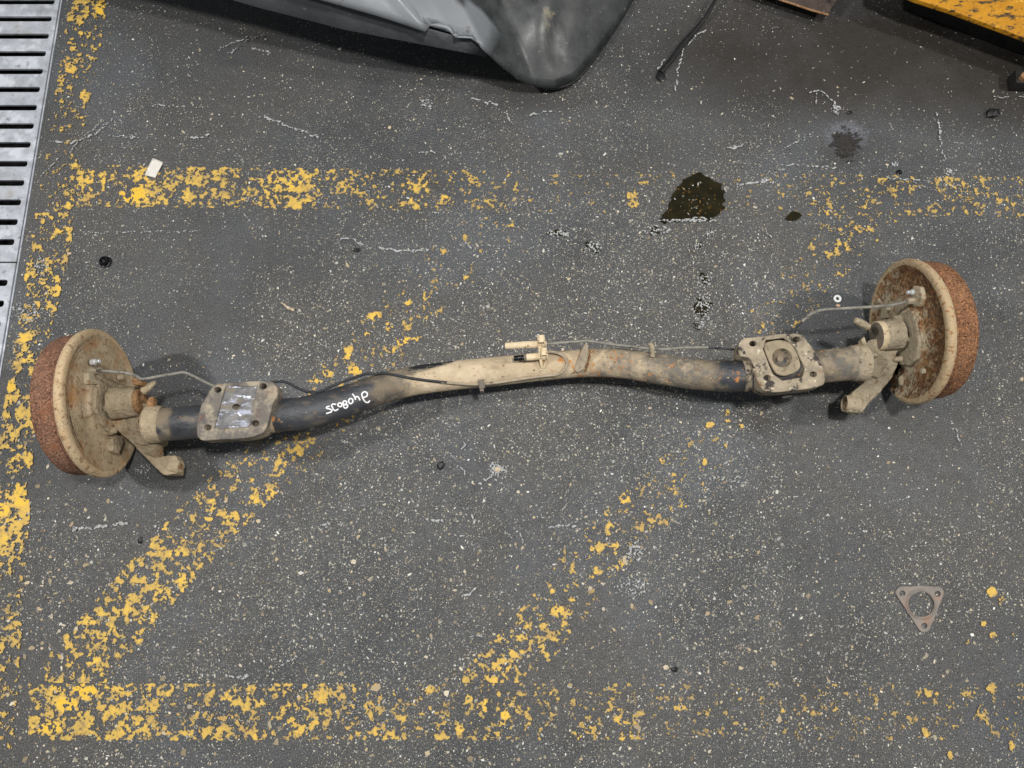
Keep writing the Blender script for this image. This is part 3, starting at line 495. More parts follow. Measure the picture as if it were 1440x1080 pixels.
puddle([(980, 422), (990, 424), (1002, 422), (998, 436), (992, 448), (984, 448), (977, 434)], "broken oil drip just above the axle beam", .010, 10)
puddle([(976, 455), (985, 457), (983, 463), (977, 461)], "lowest small oil drip nearest to the axle beam", .006, 11)
puddle([(770, 328), (782, 325), (798, 328), (796, 332), (780, 333)], "thin black oil fleck in the middle above the axle", .006, 12)
puddle([(824, 342), (832, 344), (843, 354), (838, 356), (828, 349)], "slanted black oil fleck right of the middle above the axle", .006, 13)
puddle([(914, 320), (922, 316), (926, 327), (916, 330)], "speckled oil fleck at the left tip of the large puddle", .008, 14)
tag(chips("wet_stone_chips", 60, .0013, .5, lambda px, py, X, Y: 1.0 * (blob(px, py, 980, 282, 34, 26) > 0), [(150, 110, 40), (90, 88, 70), (196, 196, 190), (120, 84, 30)], .0036, elong=.8, seedv=8), "chips and paint flecks showing through the oil puddle", kind='stuff')
M_grease = layered("dull_grease", lin(34, 30, 27), lin(48, 44, 40), 60, [dict(c=lin(76, 78, 88), s=300, lo=.6, hi=.68, o=.7)], rough=.6, bump=(260, .8, .002))
gc = P(1189, 201)
def grease(X, Y):
    r = np.hypot((X - gc.x) / .030, (Y - gc.y) / .031) * (1 + .5 * (vnoise(X * 60, Y * 60, 44) - .5)); return 1.25 - r * .95 - .85 * uni(fbm(X, Y, 300, 4, 45, .7))
tag(field_sheet("grease_stain", grease, gc.x - .085, gc.x + .085, gc.y - .085, gc.y + .085, .0010, .0029, M_grease), "round dark grease stain with a splattered edge at the upper right", "grease stain")
# painted glints beside the wet drips, with some pale scuff marks
def sparkle(spots):
    parts = []
    for (cx, cy, rx, ry, dn, sd) in spots:
        cs = [P(x, y) for x in (cx - rx - 4, cx + rx + 4) for y in (cy - ry - 4, cy + ry + 4)]
        def fn(X, Y):
            px, py = px_of(X, Y); return dn * np.clip(1.3 - ((px - cx) / rx) ** 2 - ((py - cy) / ry) ** 2, -1, 1) * .8 - uni(fbm(X, Y, 420, 3, sd))
        parts.append(field_sheet("t", fn, min(p.x for p in cs), max(p.x for p in cs), min(p.y for p in cs), max(p.y for p in cs), .0008, .0039, M_scratch_glint))
    bm = bmesh.new()
    for o in parts: bm.from_mesh(o.data); m = o.data; bpy.data.objects.remove(o); bpy.data.meshes.remove(m)
    tag(from_bm("glint_and_scuff_marks", bm, M_scratch_glint, smooth=False), "small white flecks as painted glints around the oil drips, and pale scuffs", kind='stuff')
sparkle([(988, 435, 15, 26, .38, 1), (990, 396, 11, 10, .4, 2), (984, 458, 9, 6, .4, 3), (982, 348, 7, 6, .4, 4), (998, 328, 8, 6, .45, 5), (918, 325, 14, 9, .35, 6), (785, 329, 18, 6, .45, 7), (834, 349, 12, 9, .4, 8), (700, 660, 15, 13, .42, 9), (600, 148, 10, 8, .4, 12), (1175, 155, 7, 8, .5, 13), (1332, 243, 10, 6, .5, 14), (974, 311, 40, 2.5, .7, 15), (888, 826, 24, 14, .3, 16), (893, 775, 12, 14, .45, 17), (1257, 232, 5, 4, .8, 18), (990, 20, 0.1, .1, 0, 19), (1020, 672, 40, 12, .15, 21), (200, 661, 12, 9, .4, 22), (60, 375, 10, 14, .35, 23), (38, 440, 25, 14, .25, 24), (58, 590, 6, 14, .3, 25)])

# ------------------------------------------------------------------ drain channel and grates
Yj = P(20, 369).y; PITCH = .0441
def rrect(x0, x1, y0, y1, r=.004):
    out = []
    for (cx, cy, a0) in ((x1 - r, y1 - r, 0), (x0 + r, y1 - r, 90), (x0 + r, y0 + r, 180), (x1 - r, y0 + r, 270)):
        for k in range(4): a = math.radians(a0 + 30 * k); out.append((cx + r * math.cos(a), cy + r * math.sin(a)))
    return out
XG = X0 - .0065
for (k0, k1, lab) in ((1, 24, "upper galvanised slotted steel drain grate in the top left corner"), (-20, -1, "lower galvanised slotted steel drain grate at the left edge, below the joint")):
    ya = Yj + (k0 - .5) * PITCH - PITCH * .5 + .0014 if k0 > 0 else Yj + (k0 - .5) * PITCH
    yb = Yj + (k1 + .5) * PITCH if k0 > 0 else Yj + (k1 + .5) * PITCH + PITCH * .5 - .0014
    holes = [rrect(X0 - .305, XG - .0105, Yj + k * PITCH - .0066, Yj + k * PITCH + .0066, .0045) for k in range(k0, k1 + 1)]
    tag(plate("drain_grate", [(X0 - .322, ya), (XG, ya), (XG, yb), (X0 - .322, yb)], holes, .001, .007, .0009, M_galv), lab, "drain grate", "steel drain grates")
fr = thing("grate_frame", (X0 - .16, Yj, 0), "thin steel angle frame along the edge of the drain grates", "drain frame")
bm = bmesh.new(); Xv, Yv, Zv = Vector((1, 0, 0)), Vector((0, 1, 0)), Vector((0, 0, 1))
box_bm(Vector((X0 - .0012, .7, -.028)), Xv, Yv, Zv, .0014, 3.2, .030, .0004, bm); from_bm("frame_rail", bm, M_galv, fr)
bm = bmesh.new(); box_bm(Vector((X0 - .3285, .7, -.028)), Xv, Yv, Zv, .0014, 3.2, .030, .0004, bm); from_bm("frame_rail", bm, M_galv, fr)
bm = bmesh.new(); box_bm(Vector((X0 - .0045, .7, -.03)), Xv, Yv, Zv, .0015, 3.2, .004, 0, bm); from_bm("support_ledge", bm, M_conc, fr)
bm = bmesh.new(); box_bm(Vector((X0 - .165, .7, -.26)), Xv, Yv, Zv, .18, 3.3, .01, 0, bm); box_bm(Vector((X0 + .012, .7, -.15)), Xv, Yv, Zv, .0105, 3.3, .12, 0, bm); box_bm(Vector((X0 - .342, .7, -.15)), Xv, Yv, Zv, .0105, 3.3, .12, 0, bm)
tag(from_bm("drain_channel", bm, M_conc, smooth=False), "dark concrete channel below the drain grates", kind='structure')

# ------------------------------------------------------------------ THE AXLE
axle = thing("rear_axle", tuple(P(720, 540)), "rusty car rear axle beam with brake drum at each end lying on the asphalt", "car axle")
BP = [(212, 598, .13, .0292), (245, 596, .13, .0290), (290, 592, .13, .029), (345, 588, .13, .029), (392, 584, .128, .0288), (430, 580, .122, .0285), (480, 566, .112, .0278), (530, 549, .10, .0272), (580, 536, .088, .0270), (640, 528, .078, .0270), (700, 522, .072, .0272), (760, 516, .07, .0262), (820, 511, .07, .0262), (870, 511, .074, .0275), (920, 518, .085, .028), (960, 524, .1, .028), (1000, 528, .115, .0278), (1040, 528, .125, .0285), (1105, 521, .13, .029), (1170, 514, .13, .0298), (1218, 509, .13, .0298)]
cp = catmull(BP, 14)
SEG = 48; bpts = [P(a, b, c) for a, b, c, d in cp]; brad = [d for a, b, c, d in cp]
bm = tube_bm(bpts, brad, SEG); me = bpy.data.meshes.new("beam"); bm.to_mesh(me)
bvh = BVHTree.FromBMesh(bm); bm.free()
cpx = np.array([c[0] for c in cp]); nv = len(me.vertices); co = np.zeros(nv * 3); me.vertices.foreach_get("co", co); co = co.reshape(-1, 3)
ring = np.arange(nv) // SEG; ang = (np.arange(nv) % SEG) * 2 * PI / SEG; up = np.sin(ang); 
cz = np.array([p.z for p in bpts]); up = (co[:, 2] - cz[ring]) / np.array(brad)[ring]
bx, by = [], []
for c in co: q = Q(Vector(c)); bx.append(q[0]); by.append(q[1])
bx = np.array(bx); by = np.array(by)
dust = np.interp(bx, [0, 530, 560, 600, 800, 850, 930, 1060], [0, .25, .75, 1.2, 1.12, .97, .86, .5]) * np.clip((up + .35) * 2.2, 0, 1)
dust = np.where(bx < 560, np.maximum(dust, .62 * np.clip((bx - 440) / 80, 0, 1) * np.clip((by - (1.0 * (592 - .44 * (bx - 430)))) / 6, 0, 1)), dust)
for (cx, cy, rx, ry) in ((585, 520, 24, 6), (612, 513, 24, 5), (628, 509, 14, 4)): dust = dust * (1 - .25 * np.clip(1.4 - ((bx - cx) / rx) ** 2 - ((by - cy + .28 * (bx - cx)) / ry) ** 2, 0, 1))
grime = np.interp(bx, [0, 235, 250, 285, 300, 375, 400, 470, 560, 850, 900, 1000, 1040, 1200, 1300], [1.2, 1.0, .6, .72, 1, 1, .7, .7, 1.05, 1.2, 1.3, 1.05, .72, 1.15, 1.3])
rustv = np.interp(bx, [0, 300, 370, 400, 420, 700, 780, 815, 850, 900, 1000, 1040, 1060, 1250], [.6, .75, .95, .95, .7, .75, .92, 1.0, .97, .9, .85, .9, .9, .8]) + .12 * np.clip(-up, 0, 1)
scuff = np.zeros_like(dust)
for (cx, cy, rx, ry) in ((588, 517, 22, 5), (612, 512, 24, 6), (630, 508, 14, 4)): scuff = np.maximum(scuff, 1.15 * np.clip(1.5 - ((bx - cx) / rx) ** 2 - ((by - cy + .22 * (bx - cx)) / ry) ** 2, 0, 1))
scuff = np.maximum(scuff, .75 * np.exp(-((bx - 1020) / 22) ** 2) * (up > .2)); scuff = np.maximum(scuff, .9 * np.exp(-((bx - 538) / 16) ** 2 - ((by - 560) / 8) ** 2))
for nm, A in (("dust", dust), ("grime", grime), ("rust", rustv), ("scuff", scuff)):
    at = me.attributes.new(nm, 'FLOAT', 'POINT'); at.data.foreach_set("value", A.astype(np.float32))
beam = link("beam_tube", me, M_beam, axle); beam["label"] = "cranked black steel tube, dusty beige in the middle"
def on_beam(px, py, off=0.0, z=None):
    d = ray(px, py).normalized(); hit = bvh.ray_cast(CAM, d)
    if hit[0] is None: return P(px, py, z if z is not None else .09)
    return hit[0] + hit[1] * off

# marker writing on the beam, upside down as in the photo
GL = [[(245, 562), (172, 582), (170, 615), (240, 632), (292, 660), (284, 705), (155, 748)], [(405, 520), (330, 508), (292, 550), (320, 598), (335, 640), (390, 672), (468, 632)], [(500, 472), (448, 520), (488, 572), (545, 560), (548, 505), (500, 472)],
      [(622, 420), (578, 472), (606, 520), (664, 498), (668, 448), (622, 420)], [(606, 520), (598, 575), (646, 612), (698, 572), (692, 525), (640, 528), (606, 520)], [(768, 362), (722, 425), (762, 500), (826, 462), (822, 392), (768, 362)],
      [(822, 252), (872, 318), (902, 400)], [(888, 345), (955, 318), (1012, 410)], [(1098, 345), (1186, 305), (1192, 228), (1120, 198), (1062, 250), (1076, 335), (1108, 402), (1158, 458), (1222, 462), (1262, 412)]]
bm = bmesh.new()
for gl in GL:
    pts = catmull([(450 + a / 18, 540 + b / 18) for a, b in gl], 5); tube_bm([on_beam(a, b, .0002) for a, b in pts], .00135, 8, bm)
w_o = from_bm("marker_writing", bm, M_ink, beam); w_o["label"] = "white handwritten number 2408035, upside down on the black tube"

# weld rings where the beam meets seats
for (x_, y_, z_, r_) in ((384, 584.5, .129, .0305), (1050, 527, .127, .0302), (1203, 510.5, .13, .0325), (222, 597.5, .13, .0315)):
    i = int(np.argmin(np.abs(cpx - x_))); i = min(max(i, 2), len(bpts) - 3); t = (bpts[i + 1] - bpts[i - 1]).normalized(); pr = [(-.007, r_ - .003), (-.004, r_ - .0008), (0, r_), (.004, r_ - .0008), (.007, r_ - .003)]
    from_bm("weld_bead", lathe_bm(pr, bpts[i], t, 40, wob=.02, seed=x_), M_pad2 if x_ > 1000 else M_castL, axle)

# mud lumps and rust scabs caked on the beam
for k in range(70):
    xk = random.choice([random.uniform(545, 880), random.uniform(880, 1030), random.uniform(740, 880)]); q0 = np.interp(xk, [c[0] for c in BP], [c[1] for c in BP]); pk = on_beam(xk, q0 + random.uniform(-17, 19), 0)
    r_ = random.uniform(.0007, .0019); bmk = bmesh.new(); bmesh.ops.create_icosphere(bmk, subdivisions=1, radius=1)
    ex_ = random.uniform(1, 2.2)
    for v in bmk.verts: v.co = pk + Vector((v.co.x * r_ * ex_, v.co.y * r_, v.co.z * r_ * .7)) * random.uniform(.8, 1.2)
    if k == 0: scab = bmesh.new(); scab2 = bmesh.new()
    merge(scab if k % 3 else scab2, bmk)
tag(from_bm("mud_specks", scab, M_dust_sp, beam), kind='stuff'); tag(from_bm("rust_scabs", scab2, M_rustcap, beam), kind='stuff')
# spring seats
def seat(label, outline, z, holes, inner, mat, hr, sharp=False):
    out = xy(chaikin(outline, 2), z)
    hl = [xy(ell(a, b, hr[0], hr[1], 16), z) for a, b in holes]
    inn = xy(inner if sharp else chaikin(inner, 1), z)
    s = plate("spring_seat", out, hl + [inn], z, .006, .0018, mat, axle); s["label"] = label
    cx = sum(p[0] for p in out) / len(out); cy = sum(p[1] for p in out) / len(out)
    body = [(cx + (x - cx) * .985, cy + (y - cy) * .985) for x, y in out]
    plate("seat_body", body, hl + [[(cx + (x - cx) * 1.02, cy + (y - cy) * 1.02) for x, y in inn]], z - .0055, .03, .003, mat, s)
    body2 = [(cx + (x - cx) * .93, cy + (y - cy) * .86) for x, y in out]
    plate("seat_skirt", body2, hl, z - .034, .022, .003, mat, s)
    return s
outL = [(276, 604), (277, 614), (284, 620), (307, 618), (340, 617), (358, 614), (372, 608), (379, 588), (384, 566), (391, 556), (389, 541), (381, 535), (345, 536), (308, 539), (296, 545), (290, 557), (283, 568), (278, 586)]
sL = seat("grey spring seat with scraped bright centre", outL, .168, [(306, 548), (370, 543), (292, 601), (359, 595)], [(317, 543), (362, 543), (350, 601), (301, 602)], M_pad, (5.0, 3.9), True)
def flat_poly(name, pts, z, th, mat, parent, bev=.0006, holes=()): return plate(name, xy(pts, z), [xy(h, z) for h in holes], z, th, bev, mat, parent)
flat_poly("scraped_panel", [(315, 541), (364, 541), (352, 603), (299, 604)], .1655, .006, M_scrape, sL, .0004, [ell(332, 572, 5.6, 4.0, 16)])
outR = [(1038, 490), (1040, 480), (1047, 475), (1062, 474), (1090, 470), (1117, 468), (1129, 471), (1136, 480), (1150, 499), (1158, 518), (1161, 532), (1159, 541), (1148, 545), (1120, 549), (1087, 552), (1072, 549), (1065, 535), (1059, 514), (1055, 503), (1045, 502), (1040, 500)]
sR = seat("pale rusty spring seat around a dished cup", outR, .168, [(1059, 483), (1120, 477), (1079, 531), (1144, 526)], [(1069, 479), (1110, 474), (1138, 528), (1091, 537)], M_pad2, (5.0, 3.8))
flat_poly("rusty_floor", [(1067, 476), (1112, 472), (1142, 531), (1089, 540)], .149, .004, M_redrust, sR)
flat_poly("cup_plate", chaikin([(1073, 485), (1080, 480), (1098, 477), (1113, 482), (1122, 498), (1127, 515), (1120, 523), (1104, 529), (1092, 526), (1082, 510)], 2), .1655, .007, M_cup, sR, .002, [ell(1100, 503, 13.5, 12.5, 28)])
M_cupin = layered("shaded_cup_steel", lin(108, 98, 82), lin(140, 126, 106), 60, [dict(c=lin(70, 64, 54), s=70, lo=.5, hi=.62)], rough=.6)  # shading inside the dish put into a darker tone
c0 = P(1100, 503, .1655)
from_bm("cup", lathe_bm([(-.001, .0172), (0.0004, .0165), (-.003, .0145), (-.010, .0105), (-.013, .0062), (-.0085, .0052), (-.0078, .0038), (-.0078, 0)], c0, Zv, 40), M_cupin, sR)
from_bm("cup_hole", cyl_bm(P(1110, 510, .1617), P(1110, 510, .1617) + Vector((0, 0, .0008)), .0016, seg=10), M_blk, sR)
# dark blocks in place of shade, and little bumps, on the seats' lower edges
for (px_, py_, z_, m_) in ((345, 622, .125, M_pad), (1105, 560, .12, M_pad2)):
    from_bm("seat_shade_block", slab_bm([(px_ - 8, py_ - 14, z_), (px_ + 12, py_ - 16, z_), (px_ + 9, py_ - 1, z_), (px_ - 5, py_ + 1, z_)], .05, .003), M_dksteel0, axle)  # dark block stands in for the shade below the seat
for (a, b) in ((1072, 540), (1080, 545), (1066, 527), (1062, 520)):
    p = P(a, b, .169); from_bm("weld_spatter", lathe_bm([(-.003, .004), (0, .0035), (.0015, .002), (.002, 0)], p, Zv, 10, wob=.1, seed=a), M_pad2, sR)

# hubs ------------------------------------------------------------
CL = P(143, 567, .13); CR = P(1277, 467, .13); AX = (CR - CL).normalized()
def hub(C, a, side, mplate, mdrum, mcast):
    """a = unit vector pointing inwards (towards the middle of the axle)"""
    sd = 1 if side == 'L' else 2; rn = random.Random(sd)
    # brake drum
    prof = [(-.006, .100), (-.006, .1235), (-.008, .1250), (-.013, .1255), (-.0145, .1235), (-.016, .1225), (-.018, .1238), (-.030, .1228), (-.044, .1215), (-.050, .1195), (-.054, .114), (-.055, .105), (-.052, .098), (-.052, .045), (-.060, .042), (-.062, .03), (-.062, 0)]
    bmd = lathe_bm(prof, C, a, 180)
    for v in bmd.verts:
        d = v.co - C; s = d.dot(a)
        if s < -.016:
            r_ = d - a * s; v.co += r_.normalized() * (rn.uniform(-.0006, .0006))
    drum = from_bm("brake_drum", bmd, mdrum, axle, angle=50); drum["label"] = "rusted brown brake drum" if side == 'L' else "orange rusted rough brake drum"
    # backing plate
    prof = [(-.010, .1262), (-.007, .1292), (-.002, .1305), (.003, .1298), (.0056, .1272), (.0064, .1228), (.0060, .1185), (.0048, .1150), (.0034, .1120), (.0026, .1060), (.0024, .1010), (.0024, .0970), (.0022, .090), (.0012, .080), (.0010, .070), (.0016, .060), (.0055, .055), (.0065, .050), (.0065, .030), (.0065, .012), (.0065, 0)]
    bmp = bmesh.new(); fine = []
    for (p, q) in zip(prof, prof[1:]): fine += [(p[0] + (q[0] - p[0]) * k / 2, p[1] + (q[1] - p[1]) * k / 2) for k in range(2)]
    fine.append(prof[-1]); lathe_bm(fine, C, a, 140, bmp, wob=.0015, seed=sd)
    _, uu, ww = frame_of(a)
    for v in bmp.verts:     # shallow pressings of the plate
        d = v.co - C; yy = d.dot(Vector((-a.y, a.x, 0)) * (1 if side == 'L' else -1)); zz = d.z; r_ = math.hypot(yy, zz)
        if r_ < .098:
            h = .004 * max(0, 1 - ((yy - .0) / .045) ** 2 - ((zz - .062) / .030) ** 2) ** .5 if abs(yy) < .045 and abs(zz - .062) < .03 else 0
            h -= .003 * (1 if math.hypot(yy + .02, zz + .07) < .022 else 0); v.co += a * (h + rn.uniform(-.0003, .0003))
    if side == 'R':
        poly = [(1228, 585), (1247, 552), (1266, 514), (1246, 500), (1205, 520), (1205, 560)]
        def inside(x, y):
            c = False
            for i in range(len(poly)):
                x1, y1 = poly[i]; x2, y2 = poly[i - 1]
                if (y1 > y) != (y2 > y) and x < (x2 - x1) * (y - y1) / (y2 - y1) + x1: c = not c
            return c
        bmesh.ops.delete(bmp, geom=[v for v in bmp.verts if v.co.z < .10 and inside(*Q(v.co))], context='VERTS')
    mp = bpy.data.meshes.new("backing_plate"); bmp.to_mesh(mp); bmp.free()
    E, R_, Gr = [], [], []
    for v in mp.vertices:
        d = v.co - C; s = d.dot(a); r_ = (d - a * s).length; t_ = d.z / .13
        R_.append(min(1.3, max(0, (r_ - .113) / .006)) if r_ > .113 else 0); E.append((.92 if side == "R" else .84) + .12 * max(0, min(1, (r_ - .05) / .05)) + .08 * t_); Gr.append(1.3 * max(0, 1 - abs(r_ - .107) / .007) * (.55 + .45 * max(0, min(1, .5 + t_))))
    for nm, A in (("edge", E), ("rim_light", R_), ("groove_shade", Gr)):  # lit lip and recess shade go in as colour masks
        at = mp.attributes.new(nm, 'FLOAT', 'POINT'); at.data.foreach_set("value", np.array(A, dtype=np.float32))
    bp = link("backing_plate", mp, mplate, axle); bp["label"] = "dusty backing plate with orange rust patches" if side == 'L' else "backing plate mottled with dark brown rust"
    return drum, bp
dL, pL = hub(CL, AX, 'L', M_plateL, M_rust, M_castL)
dR, pR = hub(CR, -AX, 'R', M_plateR, M_rust_bright, M_castR)
def onL(px, py, s): return Pplane(px, py, CL + AX * s, AX)
def onR(px, py, s): return Pplane(px, py, CR - AX * s, AX)

def extrude_on(ptsf, pts, s0, s1, axis, bev=.003):
    """polygon traced on plane s0, extruded towards s1 along axis"""
    b = bmesh.new(); A = [ptsf(x, y, s1) for x, y in pts]; B = [p - axis * (s1 - s0) for p in A]
    va = [b.verts.new(p) for p in A]; vb = [b.verts.new(p) for p in B]; n = len(va); b.faces.new(va); b.faces.new(vb[::-1])
    for i in range(n): b.faces.new((va[i], vb[i], vb[(i + 1) % n], va[(i + 1) % n]))
    bmesh.ops.recalc_face_normals(b, faces=b.faces)
    if bev: bmesh.ops.bevel(b, geom=list(b.edges), offset=bev, segments=3, affect='EDGES', profile=.6, clamp_overlap=True)
    roughen(b, .0005); return b
# left carrier
from_bm("carrier_flange", extrude_on(onL, [(136, 545), (143, 536), (158, 534), (176, 540), (190, 548), (190, 590), (178, 606), (160, 612), (146, 598), (134, 575)], .004, .014, AX), M_castL, axle)
from_bm("hub_carrier", slab_bm([(160, 556, .128), (185, 566, .128), (205, 566, .130), (215, 574, .135), (217, 600, .138), (216, 618, .130), (205, 626, .122), (186, 624, .115), (172, 612, .112), (156, 596, .118)], .06, .004, rough=.0007), M_castL, axle)
from_bm("damper_arm", slab_bm([(170, 606, .125), (190, 600, .135), (214, 600, .135), (214, 618, .13), (222, 643, .085), (236, 640, .080), (248, 641, .076), (252, 650, .074), (250, 666, .072), (229, 668, .072), (200, 640, .10)], [.04, .04, .04, .04, .025, .025, .025, .025, .025, .025, .03], .0025, rough=.0007), M_castL, axle)
eL = P(246, 655, .078); ax2 = Vector((1, -.1, .1)).normalized()
from_bm("arm_eye", lathe_bm([(-.014, .004), (-.014, .0105), (-.012, .0118), (.005, .0118), (.007, .0105), (.007, .005), (-.004, .0045)], eL - Vector((0, 0, .009)), ax2, 28, wob=.01, rgh=.0007), M_castL, axle)
from_bm("eye_bush", lathe_bm([(.0065, .0055), (.0078, .005), (.0078, .002), (.003, .0018)], eL - Vector((0, 0, .009)), ax2, 20), M_rustcap, axle)
sL_ = (P(196, 564, .134) - CL).dot(AX); oL = onL(196, 564, sL_)
from_bm("spindle_boss", lathe_bm([(-.045, .0285), (-.020, .0275), (-.006, .0268), (-.002, .0255), (-.001, .020), (-.001, 0)], oL, AX, 44, wob=.012, seed=4, rgh=.0006), M_castL, axle)
pc = oL; bmx = lathe_bm([(-.002, .0235), (.002, .0232), (.005, .0215), (.006, .016), (.004, .010), (.004, 0)], pc, AX, 36, wob=.03, seed=2)
for v in bmx.verts: v.co += Vector((random.uniform(-1, 1), random.uniform(-1, 1), random.uniform(-1, 1))) * .0008
cap = from_bm("spindle_cap", bmx, M_rustcap, axle); cap["label"] = "orange rusted spindle cap"
from_bm("rusty_lug", slab_bm([(208, 560, .150), (214, 557, .150), (217, 562, .150), (213, 578, .149), (207, 592, .146), (192, 593, .145), (200, 585, .146)], .012, .002, rough=.0008), M_rustcap, axle)
from_bm("locating_pin", lathe_bm([(0, 0), (0, .007), (.014, .0065), (.026, .0035), (.030, 0)], P(202, 550, .158), (P(222, 534, .168) - P(202, 550, .158)), 16), M_castL, axle)
from_bm("collar_sleeve", lathe_bm([(0, .031), (.004, .0335), (.018, .0325), (.026, .030), (.028, .0285)], P(208, 597.5, .13), AX, 40, wob=.008), M_castL, axle)
from_bm("lower_lug", extrude_on(onL, [(158, 618), (164, 612), (172, 613), (174, 622), (168, 638), (160, 634)], .001, .014, AX, .002), M_castL, axle)
for (a, b, s) in ((150, 574, .016), (171, 545, .016), (170, 531, .008), (160, 605, .016), (152, 556, .016)):
    p = onL(a, b, s); bmx = lathe_bm([(-.004, .0062), (.003, .0060), (.005, .004), (.0055, 0)], p, AX, 12, wob=.05, seed=a); from_bm("carrier_bolt", bmx, M_castL, axle)
from_bm("adjuster_housing", extrude_on(onL, [(125, 540), (124, 524), (132, 516), (143, 518), (146, 530), (140, 541)], .001, .012, AX, .003), M_plateR, axle)
from_bm("cable_boss", slab_bm([(183, 535, .19), (190, 531, .19), (200, 534, .185), (198, 541, .18), (186, 541, .18)], .02, .003, rough=.0005), M_rustcap, axle)
# right carrier
from_bm("carrier_flange", extrude_on(onR, [(1238, 470), (1240, 452), (1256, 444), (1282, 437), (1288, 452), (1292, 480), (1288, 505), (1276, 515), (1262, 512), (1244, 505)], .003, .012, -AX), M_castR, axle)
from_bm("mount_bracket", extrude_on(onR, [(1238, 448), (1240, 428), (1252, 424), (1278, 424), (1278, 436), (1262, 446)], .001, .008, -AX, .002), M_plateR, axle)
from_bm("hub_carrier", slab_bm([(1240, 474, .13), (1264, 470, .128), (1268, 482, .125), (1262, 497, .12), (1252, 520, .115), (1236, 532, .115), (1222, 526, .125), (1214, 505, .137), (1214, 486, .14), (1222, 478, .135)], .06, .004, rough=.0006), M_castR, axle)
from_bm("damper_arm", slab_bm([(1216, 520, .125), (1240, 505, .13), (1264, 510, .122), (1255, 530, .105), (1238, 552, .092), (1221, 569, .086), (1213, 580, .084), (1199, 580, .084), (1194, 566, .086), (1195, 555, .088), (1218, 536, .105)], .022, .003, rough=.0006), M_castR, axle)
eR = P(1203, 567, .090); axr = (P(1150, 562, .09) - P(1203, 567, .09)).normalized()
from_bm("arm_eye", lathe_bm([(-.010, .0085), (-.010, .0150), (-.008, .0160), (.014, .0160), (.016, .0150), (.016, .0120), (.004, .0115), (-.010, .0085)], eR - Vector((0, 0, .010)), axr, 32, rgh=.0005), M_castR, axle)
from_bm("eye_bush", lathe_bm([(.006, .0115), (.0105, .0112), (.0105, .0060), (.004, .0058), (.004, 0)], eR - Vector((0, 0, .010)), axr, 28), M_rustcap, axle)
from_bm("eye_bore", lathe_bm([(.0045, .0056), (.0048, 0)], eR - Vector((0, 0, .010)), axr, 20), M_blk, axle)
oR = onR(1233, 472.5, (CR - P(1233, 472.5, .133)).dot(AX))
from_bm("spindle_boss", lathe_bm([(-.040, .0285), (-.034, .0275), (-.012, .0268), (-.009, .0262), (-.009, .020)], oR, -AX, 48, wob=.006, seed=3, rgh=.0005), M_castR, axle)
from_bm("boss_ring", lathe_bm([(-.010, .0262), (-.008, .0268), (-.001, .0264), (0, .0255), (0, .022)], oR, -AX, 48), M_dust, axle)
cap = from_bm("spindle_cap", lathe_bm([(-.001, .0245), (.0006, .0243), (.001, .0236), (.0008, 0)], oR, -AX, 48), M_greycap, axle); cap["label"] = "round worn grey spindle cap"
p0, p1 = P(1220, 460, .165), P(1198, 447, .185)
from_bm("locating_pin", lathe_bm([(0, 0), (0, .0062), (.008, .0062), (.009, .0070), (.0225, .0066), (.031, .0052), (.033, .003), (.033, 0)], p0, p1 - p0, 20), M_castR, axle)
from_bm("collar_sleeve", lathe_bm([(0, .031), (.004, .0335), (.014, .0330), (.016, .0315), (.022, .0312), (.024, .0295)], P(1217, 509.5, .13), -AX, 40, wob=.006), M_castR, axle)
from_bm("rusty_lug", slab_bm([(1211, 478, .158), (1216, 472, .158), (1219, 484, .157), (1226, 494, .154), (1238, 500, .15), (1226, 503, .15), (1220, 492, .154)], .016, .002, rough=.0005), M_castR, axle)
for (a, b, s) in ((1265, 447, .014), (1275, 477, .014), (1264, 505, .016), (1249, 435, .010), (1298, 522, .004), (1237, 423, .002)):
    p = onR(a, b, s); L_ = .011 if s > .012 else .004
    from_bm("carrier_bolt", lathe_bm([(-.004, .0052), (L_ * .7, .0050), (L_, .0036), (L_, 0)], p, -AX, 14), M_castR, axle)
from_bm("adjuster_lever", slab_bm([(1264, 530, .09), (1270, 527, .09), (1275, 538, .085), (1272, 543, .08), (1266, 541, .082)], .008, .002), M_castR, axle)
from_bm("adjuster_housing", extrude_on(onR, [(1284, 402), (1294, 404), (1297, 420), (1292, 432), (1281, 430), (1280, 412)], .001, .010, -AX, .003), M_plateR, axle)
from_bm("plate_plug", lathe_bm([(0, .006), (.001, .0055), (.001, 0)], onR(1290, 440, .002), -AX, 16), M_blk, axle)
from_bm("inspection_hole", lathe_bm([(0, .0028), (.0006, .0028), (.0006, 0)], onR(1257, 551, .006), -AX, 12), M_blk, axle)
from_bm("raised_rib", tube_bm([onR(a, b, .004) for a, b in catmull([(1302, 470), (1298, 485), (1290, 500), (1280, 514)], 5)], .0022, 8), M_castR, axle)

# bleeders + pipe fittings
def fitting(fn, a, b, s, axis, bl, bs):
    p = fn(a, b, s); f = from_bm("pipe_fitting", hex_bm(p - axis * .006, p + axis * .008, .0058), M_pipe_dusty, axle)
    q = fn(bl, bs, s - .004); from_bm("bleed_screw", lathe_bm([(-.004, .0055), (.003, .0052), (.004, .0035), (.011, .0035), (.012, .0025), (.012, 0)], q, axis + Vector((0, 0, .2)), 14), M_bright, axle)
fitting(onL, 135, 521, .016, AX, 132, 509); fitting(onR, 1282, 423, .014, -AX, 1284, 411)
